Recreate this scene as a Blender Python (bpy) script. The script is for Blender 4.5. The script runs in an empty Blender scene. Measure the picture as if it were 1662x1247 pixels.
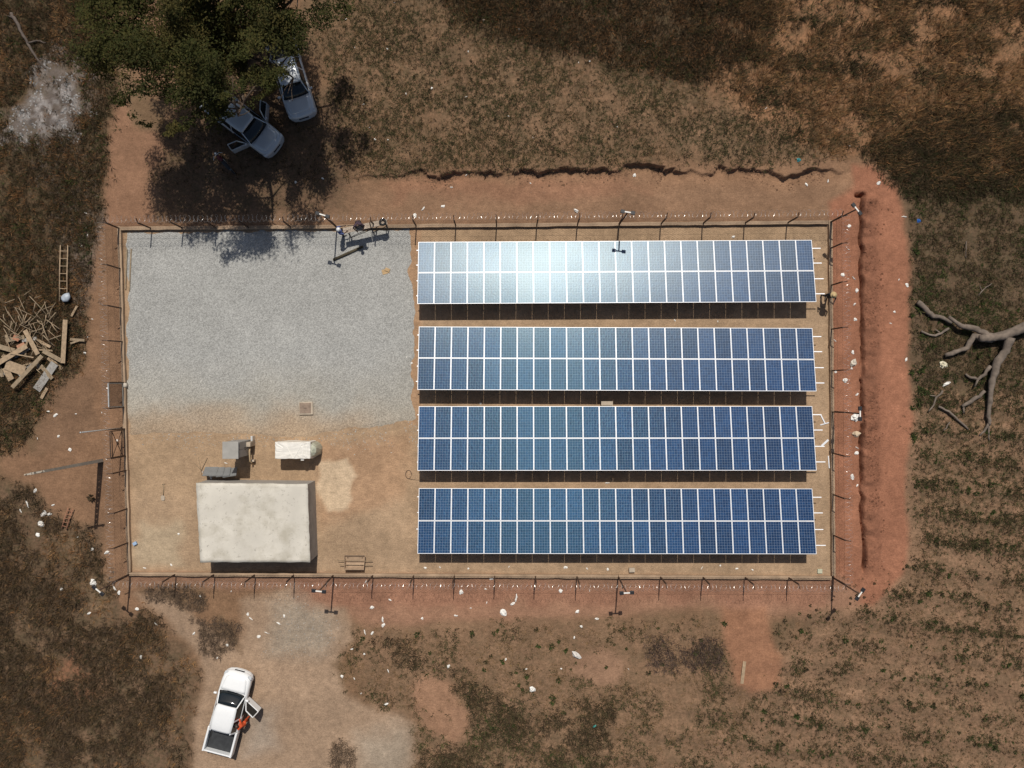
import bpy, bmesh, math, random
import numpy as np
from mathutils import Vector, Matrix, Euler

# ------------------------------------------------------------------ camera, light, exposure
scene = bpy.context.scene
FPX, HCAM, CU, CV = 1345.0, 51.73, 831.0, 623.5        # focal length in photo pixels, drone height, centre
cam = bpy.data.objects.new('camera', bpy.data.cameras.new('camera'))
scene.collection.objects.link(cam)
cam.location = (0, 0, HCAM)
cam.rotation_euler = (0, 0, 0)
cam.data.sensor_fit = 'HORIZONTAL'
cam.data.sensor_width = 36.0
cam.data.lens = 36.0 * FPX / 1662.0
cam.data.clip_start = 0.5
cam.data.clip_end = 4000
scene.camera = cam

SUN_EL, SUN_AZ = math.radians(60.0), math.radians(4.0)   # azimuth measured from +Y (photo up) towards +X
world = bpy.data.worlds.new('World'); scene.world = world; world.use_nodes = True
wn = world.node_tree.nodes; wl = world.node_tree.links
bg = wn['Background']
sky = wn.new('ShaderNodeTexSky'); sky.sky_type = 'NISHITA'; sky.sun_disc = False
sky.sun_elevation = SUN_EL; sky.sun_rotation = SUN_AZ
sky.air_density = 1.0; sky.dust_density = 2.0
wl.new(sky.outputs[0], bg.inputs[0]); bg.inputs[1].default_value = 0.055
sl = bpy.data.lights.new('sun', 'SUN'); sl.energy = 3.6; sl.angle = math.radians(0.55); sl.color = (1.0, 0.955, 0.89)
sun = bpy.data.objects.new('sun', sl); scene.collection.objects.link(sun)
sdir = Vector((math.sin(SUN_AZ) * math.cos(SUN_EL), math.cos(SUN_AZ) * math.cos(SUN_EL), math.sin(SUN_EL)))
sun.rotation_euler = sdir.to_track_quat('Z', 'Y').to_euler()
sun.location = sdir * 80
scene.view_settings.view_transform = 'Standard'
scene.view_settings.look = 'None'
scene.view_settings.exposure = 0.0
scene.view_settings.gamma = 1.0
scene.view_settings.use_curve_mapping = False
scene.cycles.max_bounces = 6
scene.cycles.transparent_max_bounces = 8

random.seed(7)
rng = np.random.default_rng(11)
COL = scene.collection
PI = math.pi

def G(u, v, z=0.0):
    """photo pixel -> place at height z"""
    k = (HCAM - z) / FPX
    return Vector(((u - CU) * k, -(v - CV) * k, z))
def px2(u, v):
    return ((u - CU) / 26.0, -(v - CV) / 26.0)
PXM = 26.0

# ------------------------------------------------------------------ numpy noise
def vnoise(x, y, seed=0):
    xi = np.floor(x).astype(np.int64); yi = np.floor(y).astype(np.int64)
    fx = x - xi; fy = y - yi
    fx = fx * fx * (3 - 2 * fx); fy = fy * fy * (3 - 2 * fy)
    def h(a, b):
        n = (a * 374761393 + b * 668265263 + seed * 1274126177) & 0x7fffffff
        n = ((n ^ (n >> 13)) * 1274126177) & 0x7fffffff
        n = (n ^ (n >> 16)) & 0xffff
        return n / 65535.0
    a = h(xi, yi); b = h(xi + 1, yi); c = h(xi, yi + 1); d = h(xi + 1, yi + 1)
    return (a + (b - a) * fx) * (1 - fy) + (c + (d - c) * fx) * fy
def fbm(x, y, size, octv=4, seed=0):
    s = 0; a = 0.5; t = 0; f = 1.0 / size
    for i in range(octv):
        s = s + a * vnoise(x * f + 17.3 * i, y * f - 9.1 * i, seed + i); t += a; a *= 0.5; f *= 2.03
    return s / t
def sstep(a, b, x):
    t = np.clip((x - a) / (b - a), 0, 1); return t * t * (3 - 2 * t)

def in_poly(x, y, pts):
    ins = np.zeros(x.shape, bool); n = len(pts); j = n - 1
    for i in range(n):
        xi, yi = pts[i]; xj, yj = pts[j]
        c = ((yi > y) != (yj > y)) & (x < (xj - xi) * (y - yi) / (yj - yi + 1e-12) + xi)
        ins ^= c; j = i
    return ins
def seg_dist(x, y, pts):
    d = np.full(x.shape, 1e9); n = len(pts)
    for i in range(n):
        ax, ay = pts[i]; bx, by = pts[(i + 1) % n]
        vx, vy = bx - ax, by - ay
        t = np.clip(((x - ax) * vx + (y - ay) * vy) / (vx * vx + vy * vy + 1e-12), 0, 1)
        d = np.minimum(d, np.hypot(x - ax - t * vx, y - ay - t * vy))
    return d
def region(x, y, pxpts, soft=0.4, warp=0.6, wsize=1.5, seed=3):
    """soft membership of a polygon given in photo pixels on the ground"""
    pts = [px2(*p) for p in pxpts]
    xs = [p[0] for p in pts]; ys = [p[1] for p in pts]
    m = soft + warp + 0.5
    out = np.zeros(x.shape)
    sel = (x > min(xs) - m) & (x < max(xs) + m) & (y > min(ys) - m) & (y < max(ys) + m)
    if not sel.any(): return out
    X = x[sel]; Y = y[sel]
    X2 = X + warp * 2 * (fbm(X, Y, wsize, 4, seed) - .5); Y2 = Y + warp * 2 * (fbm(X, Y, wsize, 4, seed + 40) - .5)
    d = seg_dist(X2, Y2, pts); d = np.where(in_poly(X2, Y2, pts), d, -d)
    out[sel] = sstep(-soft, soft, d)
    return out

# ------------------------------------------------------------------ site layout in photo pixels (all on the ground)
YARD = [(199, 372), (1345, 362), (1351, 935), (211, 928)]
BARE = {   # name: (polygon, colour, soft, warp)
 'north_dirt': ([(180, 300), (250, 290), (560, 296), (640, 285), (760, 284), (900, 278), (1000, 284), (1120, 276), (1290, 276), (1330, 268), (1420, 262), (1455, 300), (1400, 380), (1340, 368), (1180, 366), (190, 380)], (.255, .150, .089), .5, .45),
 'north_edge': ([(560, 288), (700, 277), (830, 276), (1000, 272), (1200, 262), (1330, 258), (1400, 262), (1400, 300), (560, 310)], (.27, .155, .09), .5, .5),
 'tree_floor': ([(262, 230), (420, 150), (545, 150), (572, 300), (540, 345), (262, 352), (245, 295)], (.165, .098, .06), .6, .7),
 'path_nw': ([(188, 165), (205, 160), (215, 205), (255, 215), (275, 245), (245, 270), (238, 300), (250, 370), (165, 372), (172, 260)], (.25, .138, .082), .35, .4),
 'west_path': ([(160, 372), (200, 372), (210, 930), (240, 985), (205, 1000), (172, 930), (165, 850), (90, 840), (60, 790), (0, 762), (0, 735), (70, 735), (85, 690), (100, 650), (135, 600), (142, 520), (150, 440)], (.235, .135, .078), .35, .5),
 'east_track': ([(1345, 330), (1385, 300), (1385, 270), (1420, 266), (1458, 305), (1470, 360), (1480, 480), (1474, 600), (1484, 690), (1468, 780), (1476, 880), (1468, 930), (1420, 980), (1345, 975)], (.310, .138, .080), .25, .3),
 'south_strip': ([(205, 925), (1350, 930), (1400, 960), (1390, 985), (1250, 1000), (1130, 985), (1000, 998), (860, 1006), (700, 1010), (600, 1015), (560, 1000), (470, 960), (210, 950)], (.30, .165, .102), .4, .4),
 'south_spur': ([(1170, 985), (1245, 985), (1250, 1040), (1275, 1080), (1268, 1115), (1225, 1135), (1195, 1110), (1180, 1050)], (.30, .150, .085), .35, .45),
 'car_yard': ([(395, 975), (470, 955), (560, 985), (575, 1040), (540, 1080), (560, 1130), (600, 1150), (660, 1170), (668, 1260), (320, 1260), (312, 1180), (330, 1110), (322, 1060), (270, 1010), (225, 965), (262, 965), (330, 1010), (395, 1060)], (.325, .222, .146), .35, .45),
 'oval_a': ([(690, 1095), (735, 1110), (758, 1150), (760, 1180), (735, 1212), (700, 1195), (672, 1150), (670, 1110)], (.31, .175, .105), .35, .5),
 'oval_b': ([(935, 1060), (985, 1048), (1012, 1075), (1000, 1105), (950, 1112), (925, 1090)], (.29, .17, .105), .4, .6),
 'burn_edge': ([(60, 640), (150, 600), (165, 700), (60, 735)], (.20, .118, .07), .4, .5),
}
ASH = [(15, 175), (55, 130), (75, 95), (130, 100), (142, 160), (125, 210), (70, 232), (12, 210)]
GREYDUST = [(445, 985), (480, 975), (530, 995), (540, 1040), (500, 1065), (440, 1050)]
GREYDUST2 = [(395, 1160), (440, 1150), (440, 1210), (400, 1225)]
GREYDUST3 = [(590, 1195), (655, 1175), (668, 1260), (580, 1260)]
SANDP = [(522, 752), (560, 742), (577, 775), (562, 830), (535, 835), (515, 790)]
GRAVEL = [(206, 378), (664, 372), (668, 420), (662, 450), (671, 490), (672, 560), (669, 640), (672, 684), (600, 690), (555, 700), (470, 712), (300, 700), (209, 706)]

SCARP = [(480, 300), (560, 291), (620, 287), (690, 276), (705, 290), (745, 281), (800, 284), (850, 277), (900, 281), (950, 273), (1000, 278), (1045, 271), (1100, 279), (1150, 284), (1200, 272), (1240, 277), (1275, 285), (1310, 279), (1350, 280), (1390, 285)]
TRENCH = [(318, 1398), (365, 1396), (400, 1397), (450, 1397), (520, 1399), (580, 1397), (650, 1397), (720, 1397), (800, 1396), (850, 1398), (880, 1401), (930, 1401)]

def height(x, y):
    u = x * PXM + CU; v = CV - y * PXM
    yard = region(x, y, [(190, 352), (1358, 346), (1364, 942), (204, 940)], .5, 0.0)
    base = .16 * (fbm(x, y, 11, 3, 5) - .5) + .07 * (fbm(x, y, 1.6, 4, 9) - .5)
    sc_v = np.interp(u, [p[0] for p in SCARP], [p[1] for p in SCARP])
    sc_v = sc_v + 20 * (fbm(x, y * 0, .8, 5, 21) - .5) + 7 * (fbm(x, y * 0, .3, 2, 22) - .5)
    d = (sc_v - v) / PXM                     # metres north of the scarp
    amp = sstep(520, 700, u) * (1 - sstep(1300, 1390, u)) * (.15 + 1.5 * fbm(x, y * 0, 1.3, 3, 77) ** 1.3)
    base = base + .34 * amp * sstep(-.05, .06, d) * (1 - sstep(.5, 7, d)) - .10 * amp * np.exp(-((d + .25) / .25) ** 2)
    tu = np.interp(v, [p[0] for p in TRENCH], [p[1] for p in TRENCH]) + 6 * (fbm(x * 0, y, .9, 3, 31) - .5) + 3.5 * (fbm(x * 0, y, .3, 2, 32) - .5)
    td = (u - tu) / PXM
    tamp = sstep(312, 324, v) * (1 - sstep(915, 935, v))
    wdt = .02 + .085 * fbm(x * 0, y, 1.1, 4, 33) ** 1.2
    base = base - .7 * tamp * sstep(.15,.5,fbm(x * 0, y, .7, 3, 35)) * np.exp(-(td / wdt) ** 4)
    bank = tamp * sstep(.05, .2, td) * (1 - sstep(.3, 1.3, td))
    base = base + bank * (.14 + .55 * (fbm(x * .8, y * 1.4, .7, 5, 61) - .42))
    pit = np.exp(-(((u - 1397) / PXM) / .32) ** 4 - (((v - 317) / PXM) / .13) ** 4)
    base = base - .6 * pit
    ash = region(x, y, ASH, .8, .6)
    base = base + ash * (.12 + .30 * (fbm(x, y, .5, 4, 88) - .35))
    fld = region(x, y, FIELD_E, 1.0, .5)
    base = base + .05 * fld * np.sin((y + .12 * x) * 2 * PI / 1.75)
    out = base * (1 - yard) + yard * (.006 * (fbm(x, y, .7, 3, 2) - .5) - .0)
    return out
FIELD_E = [(1485, 300), (1800, 200), (1800, 1400), (560, 1400), (800, 1230), (1100, 1150), (1290, 1010), (1480, 930)]

# vegetation areas in photo pixels
V_E2 = [(1482, 640), (1760, 640), (1760, 905), (1490, 900)]
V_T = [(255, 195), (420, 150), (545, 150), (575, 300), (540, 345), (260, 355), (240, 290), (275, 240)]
V_A = [(505, -80), (700, -80), (960, 90), (1130, 130), (1220, 190), (1340, 262), (1180, 268), (1000, 272), (700, 280), (570, 292), (545, 200)]
V_B = [(680, -90), (1260, -90), (1250, 40), (1210, 120), (1130, 135), (1040, 115), (940, 85), (830, 55), (740, 25)]
V_Cc = [(1150, -90), (1760, -90), (1760, 310), (1560, 300), (1470, 300), (1400, 262), (1340, 258), (1230, 195), (1180, 140), (1215, 60)]
V_Cd = [(1400, 262), (1480, 190), (1760, 150), (1760, 330), (1480, 320), (1440, 300)]
V_E = [(1480, 310), (1760, 280), (1760, 660), (1475, 660), (1488, 580), (1478, 480)]
V_D = [(1480, 650), (1760, 640), (1760, 1340), (1010, 1340), (1130, 1230), (1190, 1150), (1280, 1080), (1250, 1010), (1360, 1000), (1430, 980), (1480, 920)]
V_F = [(555, 1030), (600, 1015), (720, 1030), (870, 1012), (1000, 1005), (1185, 1000), (1195, 1110), (1230, 1140), (1190, 1200), (1010, 1340), (640, 1340), (668, 1180), (600, 1140), (545, 1100)]
V_F2 = [(600, 1035), (650, 1040), (720, 1090), (800, 1120), (860, 1160), (1000, 1140), (1000, 1340), (640, 1340), (680, 1230), (770, 1200), (755, 1130), (700, 1085), (640, 1075)]
V_W = [(-90, -90), (160, -90), (195, 150), (185, 250), (160, 380), (140, 520), (130, 590), (70, 650), (40, 720), (-90, 740)]
V_S = [(-90, 765), (0, 770), (62, 795), (95, 845), (150, 858), (170, 900), (185, 950), (230, 990), (300, 1050), (330, 1110), (312, 1190), (318, 1340), (-90, 1340)]

# ------------------------------------------------------------------ materials
MATS = {}
def mat(name, color, rough=.7, metal=0.0, var=.15, vscale=3.0, bump=0.0, bscale=40.0, spec=.5):
    if name in MATS: return MATS[name]
    m = bpy.data.materials.new(name); m.use_nodes = True
    nt = m.node_tree; b = nt.nodes['Principled BSDF']
    b.inputs['Roughness'].default_value = rough; b.inputs['Metallic'].default_value = metal
    b.inputs['Specular IOR Level'].default_value = spec
    tc = nt.nodes.new('ShaderNodeTexCoord')
    n = nt.nodes.new('ShaderNodeTexNoise'); n.inputs['Scale'].default_value = vscale; n.inputs['Detail'].default_value = 6
    nt.links.new(tc.outputs['Object'], n.inputs['Vector'])
    r = nt.nodes.new('ShaderNodeMapRange'); r.inputs[1].default_value = .3; r.inputs[2].default_value = .7
    r.inputs[3].default_value = 1 - var; r.inputs[4].default_value = 1 + var
    nt.links.new(n.outputs[0], r.inputs[0])
    mx = nt.nodes.new('ShaderNodeMix'); mx.data_type = 'RGBA'; mx.blend_type = 'MULTIPLY'; mx.inputs[0].default_value = 1
    mx.inputs[6].default_value = (*color, 1)
    nt.links.new(r.outputs[0], mx.inputs[7]); nt.links.new(mx.outputs[2], b.inputs['Base Color'])
    if bump:
        n2 = nt.nodes.new('ShaderNodeTexNoise'); n2.inputs['Scale'].default_value = bscale; n2.inputs['Detail'].default_value = 4
        nt.links.new(tc.outputs['Object'], n2.inputs['Vector'])
        bp = nt.nodes.new('ShaderNodeBump'); bp.inputs['Strength'].default_value = bump; bp.inputs['Distance'].default_value = .02
        nt.links.new(n2.outputs[0], bp.inputs['Height']); nt.links.new(bp.outputs[0], b.inputs['Normal'])
    MATS[name] = m; return m

def attr_mat(name, attr='tint', rough=.75, transl=0.0, spec=.2):
    m = bpy.data.materials.new(name); m.use_nodes = True
    nt = m.node_tree; b = nt.nodes['Principled BSDF']
    a = nt.nodes.new('ShaderNodeAttribute'); a.attribute_name = attr
    nt.links.new(a.outputs['Color'], b.inputs['Base Color'])
    b.inputs['Roughness'].default_value = rough; b.inputs['Specular IOR Level'].default_value = spec
    if transl:
        t = nt.nodes.new('ShaderNodeBsdfTranslucent'); nt.links.new(a.outputs['Color'], t.inputs[0])
        ms = nt.nodes.new('ShaderNodeMixShader'); ms.inputs[0].default_value = transl
        nt.links.new(b.outputs[0], ms.inputs[1]); nt.links.new(t.outputs[0], ms.inputs[2])
        nt.links.new(ms.outputs[0], nt.nodes['Material Output'].inputs[0])
    MATS[name] = m; return m

def ground_mat(name, gravel=False):
    m = bpy.data.materials.new(name); m.use_nodes = True
    nt = m.node_tree; N = nt.nodes; L = nt.links; b = N['Principled BSDF']
    b.inputs['Roughness'].default_value = .95; b.inputs['Specular IOR Level'].default_value = .1
    a = N.new('ShaderNodeAttribute'); a.attribute_name = 'tint'
    tc = N.new('ShaderNodeTexCoord')
    def noise(scale, det=5, rough=.6):
        n = N.new('ShaderNodeTexNoise'); n.inputs['Scale'].default_value = scale; n.inputs['Detail'].default_value = det
        n.inputs['Roughness'].default_value = rough; L.new(tc.outputs['Object'], n.inputs['Vector']); return n
    def rng_(src, lo, hi, a0=.3, a1=.7):
        r = N.new('ShaderNodeMapRange'); r.inputs[1].default_value = a0; r.inputs[2].default_value = a1
        r.inputs[3].default_value = lo; r.inputs[4].default_value = hi; L.new(src, r.inputs[0]); return r.outputs[0]
    def mul(c, f):
        x = N.new('ShaderNodeMix'); x.data_type = 'RGBA'; x.blend_type = 'MULTIPLY'; x.inputs[0].default_value = 1
        L.new(c, x.inputs[6]); L.new(f, x.inputs[7]); return x.outputs[2]
    c = a.outputs['Color']
    if gravel:
        v = N.new('ShaderNodeTexVoronoi'); v.inputs['Scale'].default_value = 17; L.new(tc.outputs['Object'], v.inputs['Vector'])
        sep = N.new('ShaderNodeSeparateColor'); L.new(v.outputs['Color'], sep.inputs[0])
        c = mul(c, rng_(sep.outputs[0], .76, 1.22, 0, 1))
        v2 = N.new('ShaderNodeTexVoronoi'); v2.inputs['Scale'].default_value = 34; L.new(tc.outputs['Object'], v2.inputs['Vector'])
        sep2 = N.new('ShaderNodeSeparateColor'); L.new(v2.outputs['Color'], sep2.inputs[0])
        c = mul(c, rng_(sep2.outputs[1], .8, 1.2, 0, 1))
        c = mul(c, rng_(noise(.5).outputs[0], .92, 1.08))
        bp = N.new('ShaderNodeBump'); bp.inputs['Strength'].default_value = .55; bp.inputs['Distance'].default_value = .03
        L.new(v.outputs['Distance'], bp.inputs['Height']); bp.invert = True
    else:
        c = mul(c, rng_(noise(.35, 6).outputs[0], .86, 1.13))
        c = mul(c, rng_(noise(2.6, 6, .75).outputs[0], .78, 1.2))
        c = mul(c, rng_(noise(12, 4, .8).outputs[0], .76, 1.22))
        # tracks and rake marks: stretched noise
        mp = N.new('ShaderNodeMapping'); mp.inputs['Scale'].default_value = (1.2, 6, 1); mp.inputs['Rotation'].default_value = (0, 0, .08)
        L.new(tc.outputs['Object'], mp.inputs['Vector'])
        n3 = N.new('ShaderNodeTexNoise'); n3.inputs['Scale'].default_value = 1.5; n3.inputs['Detail'].default_value = 5
        L.new(mp.outputs[0], n3.inputs['Vector'])
        c = mul(c, rng_(n3.outputs[0], .94, 1.05))
        # pale pebbles
        v = N.new('ShaderNodeTexVoronoi'); v.inputs['Scale'].default_value = 5; L.new(tc.outputs['Object'], v.inputs['Vector'])
        peb = rng_(v.outputs['Distance'], 1.0, 0.0, .05, .10)
        sep = N.new('ShaderNodeSeparateColor'); L.new(v.outputs['Color'], sep.inputs[0])
        sel = rng_(sep.outputs[0], 0, .55, .86, .9)
        mm = N.new('ShaderNodeMath'); mm.operation = 'MULTIPLY'; L.new(peb, mm.inputs[0]); L.new(sel, mm.inputs[1])
        x = N.new('ShaderNodeMix'); x.data_type = 'RGBA'; L.new(mm.outputs[0], x.inputs[0]); L.new(c, x.inputs[6])
        x.inputs[7].default_value = (.5, .42, .33, 1); c = x.outputs[2]
        la = N.new('ShaderNodeAttribute'); la.attribute_name = 'litter'
        def litter(c, nz, lo, hi, col, amt):
            f = rng_(nz, 0, amt, lo, hi)
            mm = N.new('ShaderNodeMath'); mm.operation = 'MULTIPLY'; L.new(f, mm.inputs[0]); L.new(la.outputs['Fac'], mm.inputs[1])
            x = N.new('ShaderNodeMix'); x.data_type = 'RGBA'; L.new(mm.outputs[0], x.inputs[0]); L.new(c, x.inputs[6]); x.inputs[7].default_value = col; return x.outputs[2]
        c = litter(c, noise(1.1, 6, .75).outputs[0], .44, .60, (.105, .078, .045, 1), .75)
        c = litter(c, noise(5.5, 5, .8).outputs[0], .47, .60, (.055, .042, .024, 1), .8)
        c = litter(c, noise(11, 4, .8).outputs[0], .54, .64, (.26, .155, .085, 1), .55)
        c = litter(c, noise(3.1, 5, .8).outputs[0], .54, .64, (.085, .080, .038, 1), .4)
        nb = noise(9, 6, .7)
        bp = N.new('ShaderNodeBump'); bp.inputs['Strength'].default_value = .8; bp.inputs['Distance'].default_value = .06
        L.new(nb.outputs[0], bp.inputs['Height'])
    L.new(bp.outputs[0], b.inputs['Normal'])
    L.new(c, b.inputs['Base Color'])
    return m

# ------------------------------------------------------------------ object helpers
def tag(o, label=None, cat=None, group=None, kind=None):
    if label: o['label'] = label
    if cat: o['category'] = cat
    if group: o['group'] = group
    if kind: o['kind'] = kind
    return o
def empty(name, loc=(0, 0, 0), rz=0.0, label=None, cat=None, group=None):
    o = bpy.data.objects.new(name, None); COL.objects.link(o)
    o.location = loc; o.rotation_euler = (0, 0, rz); o.empty_display_size = .2
    return tag(o, label, cat, group)
def link_mesh(name, me, parent=None, m=None):
    if m is not None and not me.materials: me.materials.append(m)
    o = bpy.data.objects.new(name, me); COL.objects.link(o)
    if parent is not None: o.parent = parent
    return o
def np_mesh(name, verts, faces, k, tint=None, smooth=False, litter=None):
    """verts (n,3), faces (m,k) all of k corners"""
    me = bpy.data.meshes.new(name)
    verts = np.ascontiguousarray(verts, np.float32); faces = np.ascontiguousarray(faces, np.int32)
    me.vertices.add(len(verts)); me.vertices.foreach_set('co', verts.ravel())
    me.loops.add(faces.size); me.loops.foreach_set('vertex_index', faces.ravel())
    me.polygons.add(len(faces)); me.polygons.foreach_set('loop_start', np.arange(0, faces.size, k, dtype=np.int32))
    me.polygons.foreach_set('loop_total', np.full(len(faces), k, np.int32))
    if smooth: me.polygons.foreach_set('use_smooth', np.ones(len(faces), bool))
    me.update(calc_edges=True)
    if tint is not None:
        at = me.attributes.new('tint', 'FLOAT_COLOR', 'POINT')
        t = np.ones((len(verts), 4), np.float32); t[:, :3] = tint
        at.data.foreach_set('color', t.ravel())
    if litter is not None:
        me.attributes.new('litter', 'FLOAT', 'POINT').data.foreach_set('value', np.ascontiguousarray(litter, np.float32))
    return me

class MB:
    def __init__(s): s.v = []; s.f = []; s.mi = []; s.sm = []
    def add(s, vs, fs, mi=0, sm=False):
        b = len(s.v); s.v += [tuple(p) for p in vs]
        for f in fs: s.f.append(tuple(i + b for i in f)); s.mi.append(mi); s.sm.append(sm)
    def box(s, c, size, rz=0.0, mi=0, R=None):
        hx, hy, hz = [q / 2 for q in size]
        M = R if R is not None else Matrix.Rotation(rz, 3, 'Z')
        c = Vector(c)
        vs = [c + M @ Vector((x, y, z)) for x in (-hx, hx) for y in (-hy, hy) for z in (-hz, hz)]
        s.add(vs, [(0, 1, 3, 2), (4, 6, 7, 5), (0, 4, 5, 1), (2, 3, 7, 6), (0, 2, 6, 4), (1, 5, 7, 3)], mi)
        return s
    def bar(s, a, b, w, h=None, mi=0, up=(0, 0, 1)):
        a = Vector(a); b = Vector(b); h = h or w
        d = (b - a).normalized(); up = Vector(up)
        if abs(d.dot(up)) > .98: up = Vector((1, 0, 0)) if abs(d.x) < .9 else Vector((0, 1, 0))
        x = d.cross(up).normalized(); y = x.cross(d)
        vs = [p + x * sx * w / 2 + y * sy * h / 2 for p in (a, b) for sx, sy in ((-1, -1), (1, -1), (1, 1), (-1, 1))]
        s.add(vs, [(3, 2, 1, 0), (4, 5, 6, 7), (0, 1, 5, 4), (1, 2, 6, 5), (2, 3, 7, 6), (3, 0, 4, 7)], mi)
        return s
    def tube(s, pts, rad, n=8, mi=0, sm=True, cap=True):
        pts = [Vector(p) for p in pts]
        if not hasattr(rad, '__len__'): rad = [rad] * len(pts)
        vs = []; ref = Vector((0, 0, 1))
        for i, p in enumerate(pts):
            d = (pts[min(i + 1, len(pts) - 1)] - pts[max(i - 1, 0)]).normalized()
            if abs(d.dot(ref)) > .95: ref = Vector((1, 0, 0))
            x = d.cross(ref).normalized(); y = x.cross(d)
            for k in range(n):
                t = 2 * PI * k / n
                vs.append(p + (x * math.cos(t) + y * math.sin(t)) * rad[i])
        fs = [(i * n + k, i * n + (k + 1) % n, (i + 1) * n + (k + 1) % n, (i + 1) * n + k) for i in range(len(pts) - 1) for k in range(n)]
        if cap: fs += [tuple(range(n - 1, -1, -1)), tuple((len(pts) - 1) * n + k for k in range(n))]
        s.add(vs, fs, mi, sm); return s
    def loft(s, secs, mi=0, sm=True, cap=True, closed=True):
        n = len(secs[0]); vs = [p for q in secs for p in q]
        r = n if closed else n - 1
        fs = [(i * n + k, i * n + (k + 1) % n, (i + 1) * n + (k + 1) % n, (i + 1) * n + k) for i in range(len(secs) - 1) for k in range(r)]
        if cap and closed: fs += [tuple(range(n - 1, -1, -1)), tuple((len(secs) - 1) * n + k for k in range(n))]
        s.add(vs, fs, mi, sm); return s
    def mesh(s, name, mats):
        me = bpy.data.meshes.new(name); me.from_pydata(s.v, [], s.f)
        for m in (mats if isinstance(mats, (list, tuple)) else [mats]): me.materials.append(m)
        me.polygons.foreach_set('material_index', s.mi); me.polygons.foreach_set('use_smooth', s.sm)
        bm = bmesh.new(); bm.from_mesh(me); bmesh.ops.recalc_face_normals(bm, faces=bm.faces[:]); bm.to_mesh(me); bm.free()
        me.update(); return me
    def build(s, name, mats, parent=None, bevel=0.0):
        o = link_mesh(name, s.mesh(name, mats), parent)
        if bevel:
            md = o.modifiers.new('bevel', 'BEVEL'); md.width = bevel; md.segments = 2; md.limit_method = 'ANGLE'
        return o
def clone(src, name, parent, loc=None, rot=None, m=None):
    o = src.copy(); o.name = name; COL.objects.link(o); o.parent = parent
    if loc is not None: o.location = loc
    if rot is not None: o.rotation_euler = rot
    return o

M_conc = mat('concrete', (.44, .36, .27), .9, 0, .2, 2.5, .3, 30)
M_plinth = mat('plinth_concrete', (.36, .25, .16), .95, 0, .25, 1.2, .4, 20)
M_rust = mat('rusty_steel', (.075, .042, .026), .75, .2, .3, 8)
M_galv = mat('galvanised_steel', (.62, .62, .60), .45, .6, .15, 6)
M_wire = mat('razor_wire_steel', (.72, .70, .66), .3, .7, .1, 6)
M_alu = mat('white_aluminium', (.80, .81, .82), .45, .15, .04, 3)
M_black = mat('black_plastic', (.012, .012, .014), .5, 0, .2, 5)
M_tyre = mat('tyre_rubber', (.018, .018, .018), .85, 0, .3, 9)
M_white = mat('white_plastic', (.80, .77, .70), .6, 0, .08, 4, .3, 10)

# ------------------------------------------------------------------ ground
def axis(lo, hi, step, fine, far):
    base = np.arange(lo, hi + 1e-6, step)
    for a, b, st in fine:
        base = base[(base < a) | (base > b)]
        base = np.concatenate([base, np.arange(a, b, st)])
    base = np.sort(base)
    g = []; s = step * 2; p = 0
    while p < far: p += s; g.append(p); s *= 1.35
    g = np.array(g)
    return np.concatenate([lo - g[::-1], base, hi + g])
gx = axis(-35, 35, .125, [(21.35, 23.3, .045)], 1200)
gy = axis(-27, 27, .125, [(12.4, 13.75, .035)], 1200)
GX, GY = np.meshgrid(gx, gy)
fx, fy = GX.ravel(), GY.ravel()
GZ = height(fx, fy)
n1, n2, n3 = fbm(fx, fy, 6, 4, 101), fbm(fx, fy, 1.4, 4, 102), fbm(fx, fy, .5, 3, 103)
def C3(c): return np.array(c)[None, :]
soil = C3((.205, .120, .068)) * (0.80 + .4 * n1)[:, None]
soil = soil + (C3((.16, .105, .06)) - soil) * (sstep(.45, .62, n2) * .7)[:, None]
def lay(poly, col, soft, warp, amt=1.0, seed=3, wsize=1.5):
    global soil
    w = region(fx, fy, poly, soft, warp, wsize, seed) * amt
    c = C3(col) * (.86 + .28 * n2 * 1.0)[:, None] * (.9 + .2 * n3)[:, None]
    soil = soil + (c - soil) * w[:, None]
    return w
# broad ground tones of the fields
lay([(700, -60), (1230, -60), (1180, 110), (1060, 125), (960, 90), (800, 60)], (.12, .075, .045), 1.2, 1.0)
lay([(1180, -80), (1760, -80), (1760, 260), (1480, 270), (1380, 260), (1210, 190), (1150, 130)], (.32, .165, .085), 1.0, .9, .9)
lay([(520, 20), (690, 20), (960, 110), (1200, 190), (1340, 262), (1000, 272), (560, 285)], (.235, .140, .081), 1.0, 1.0, .85)
lay([(-80, -80), (150, -80), (190, 170), (150, 380), (135, 560), (60, 650), (-80, 700)], (.115, .072, .042), .8, .7)
lay([(-80, 770), (60, 790), (95, 845), (165, 850), (185, 960), (300, 1050), (330, 1120), (310, 1330), (-80, 1330)], (.175, .108, .066), .8, .7)
lay([(1470, 290), (1760, 260), (1760, 640), (1480, 640)], (.13, .084, .052), .8, .8, .95)
lay([(1480, 640), (1760, 600), (1760, 1330), (1000, 1330), (1180, 1150), (1290, 1010)], (.265, .157, .095), 1.0, .9, .9)
lay([(560, 1010), (900, 1005), (1180, 1000), (1200, 1140), (1000, 1330), (640, 1330)], (.255, .153, .091), .8, .8, .9)
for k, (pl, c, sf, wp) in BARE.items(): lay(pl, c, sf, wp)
lay([(90, 860), (190, 960), (160, 1020), (150, 960)], (.26, .17, .10), .5, .5, .8)
lay([(60, 1090), (140, 1060), (170, 1120), (80, 1180)], (.30, .13, .07), .8, 1.0, .7)
lay([(1395, 320), (1425, 330), (1428, 900), (1396, 925)], (.235, .105, .062), .25, .3, .8)
lay([(470, 915), (700, 950), (1150, 950), (1345, 945), (1330, 990), (1100, 975), (480, 985)], (.32, .145, .09), .4, .7, .4)
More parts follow.
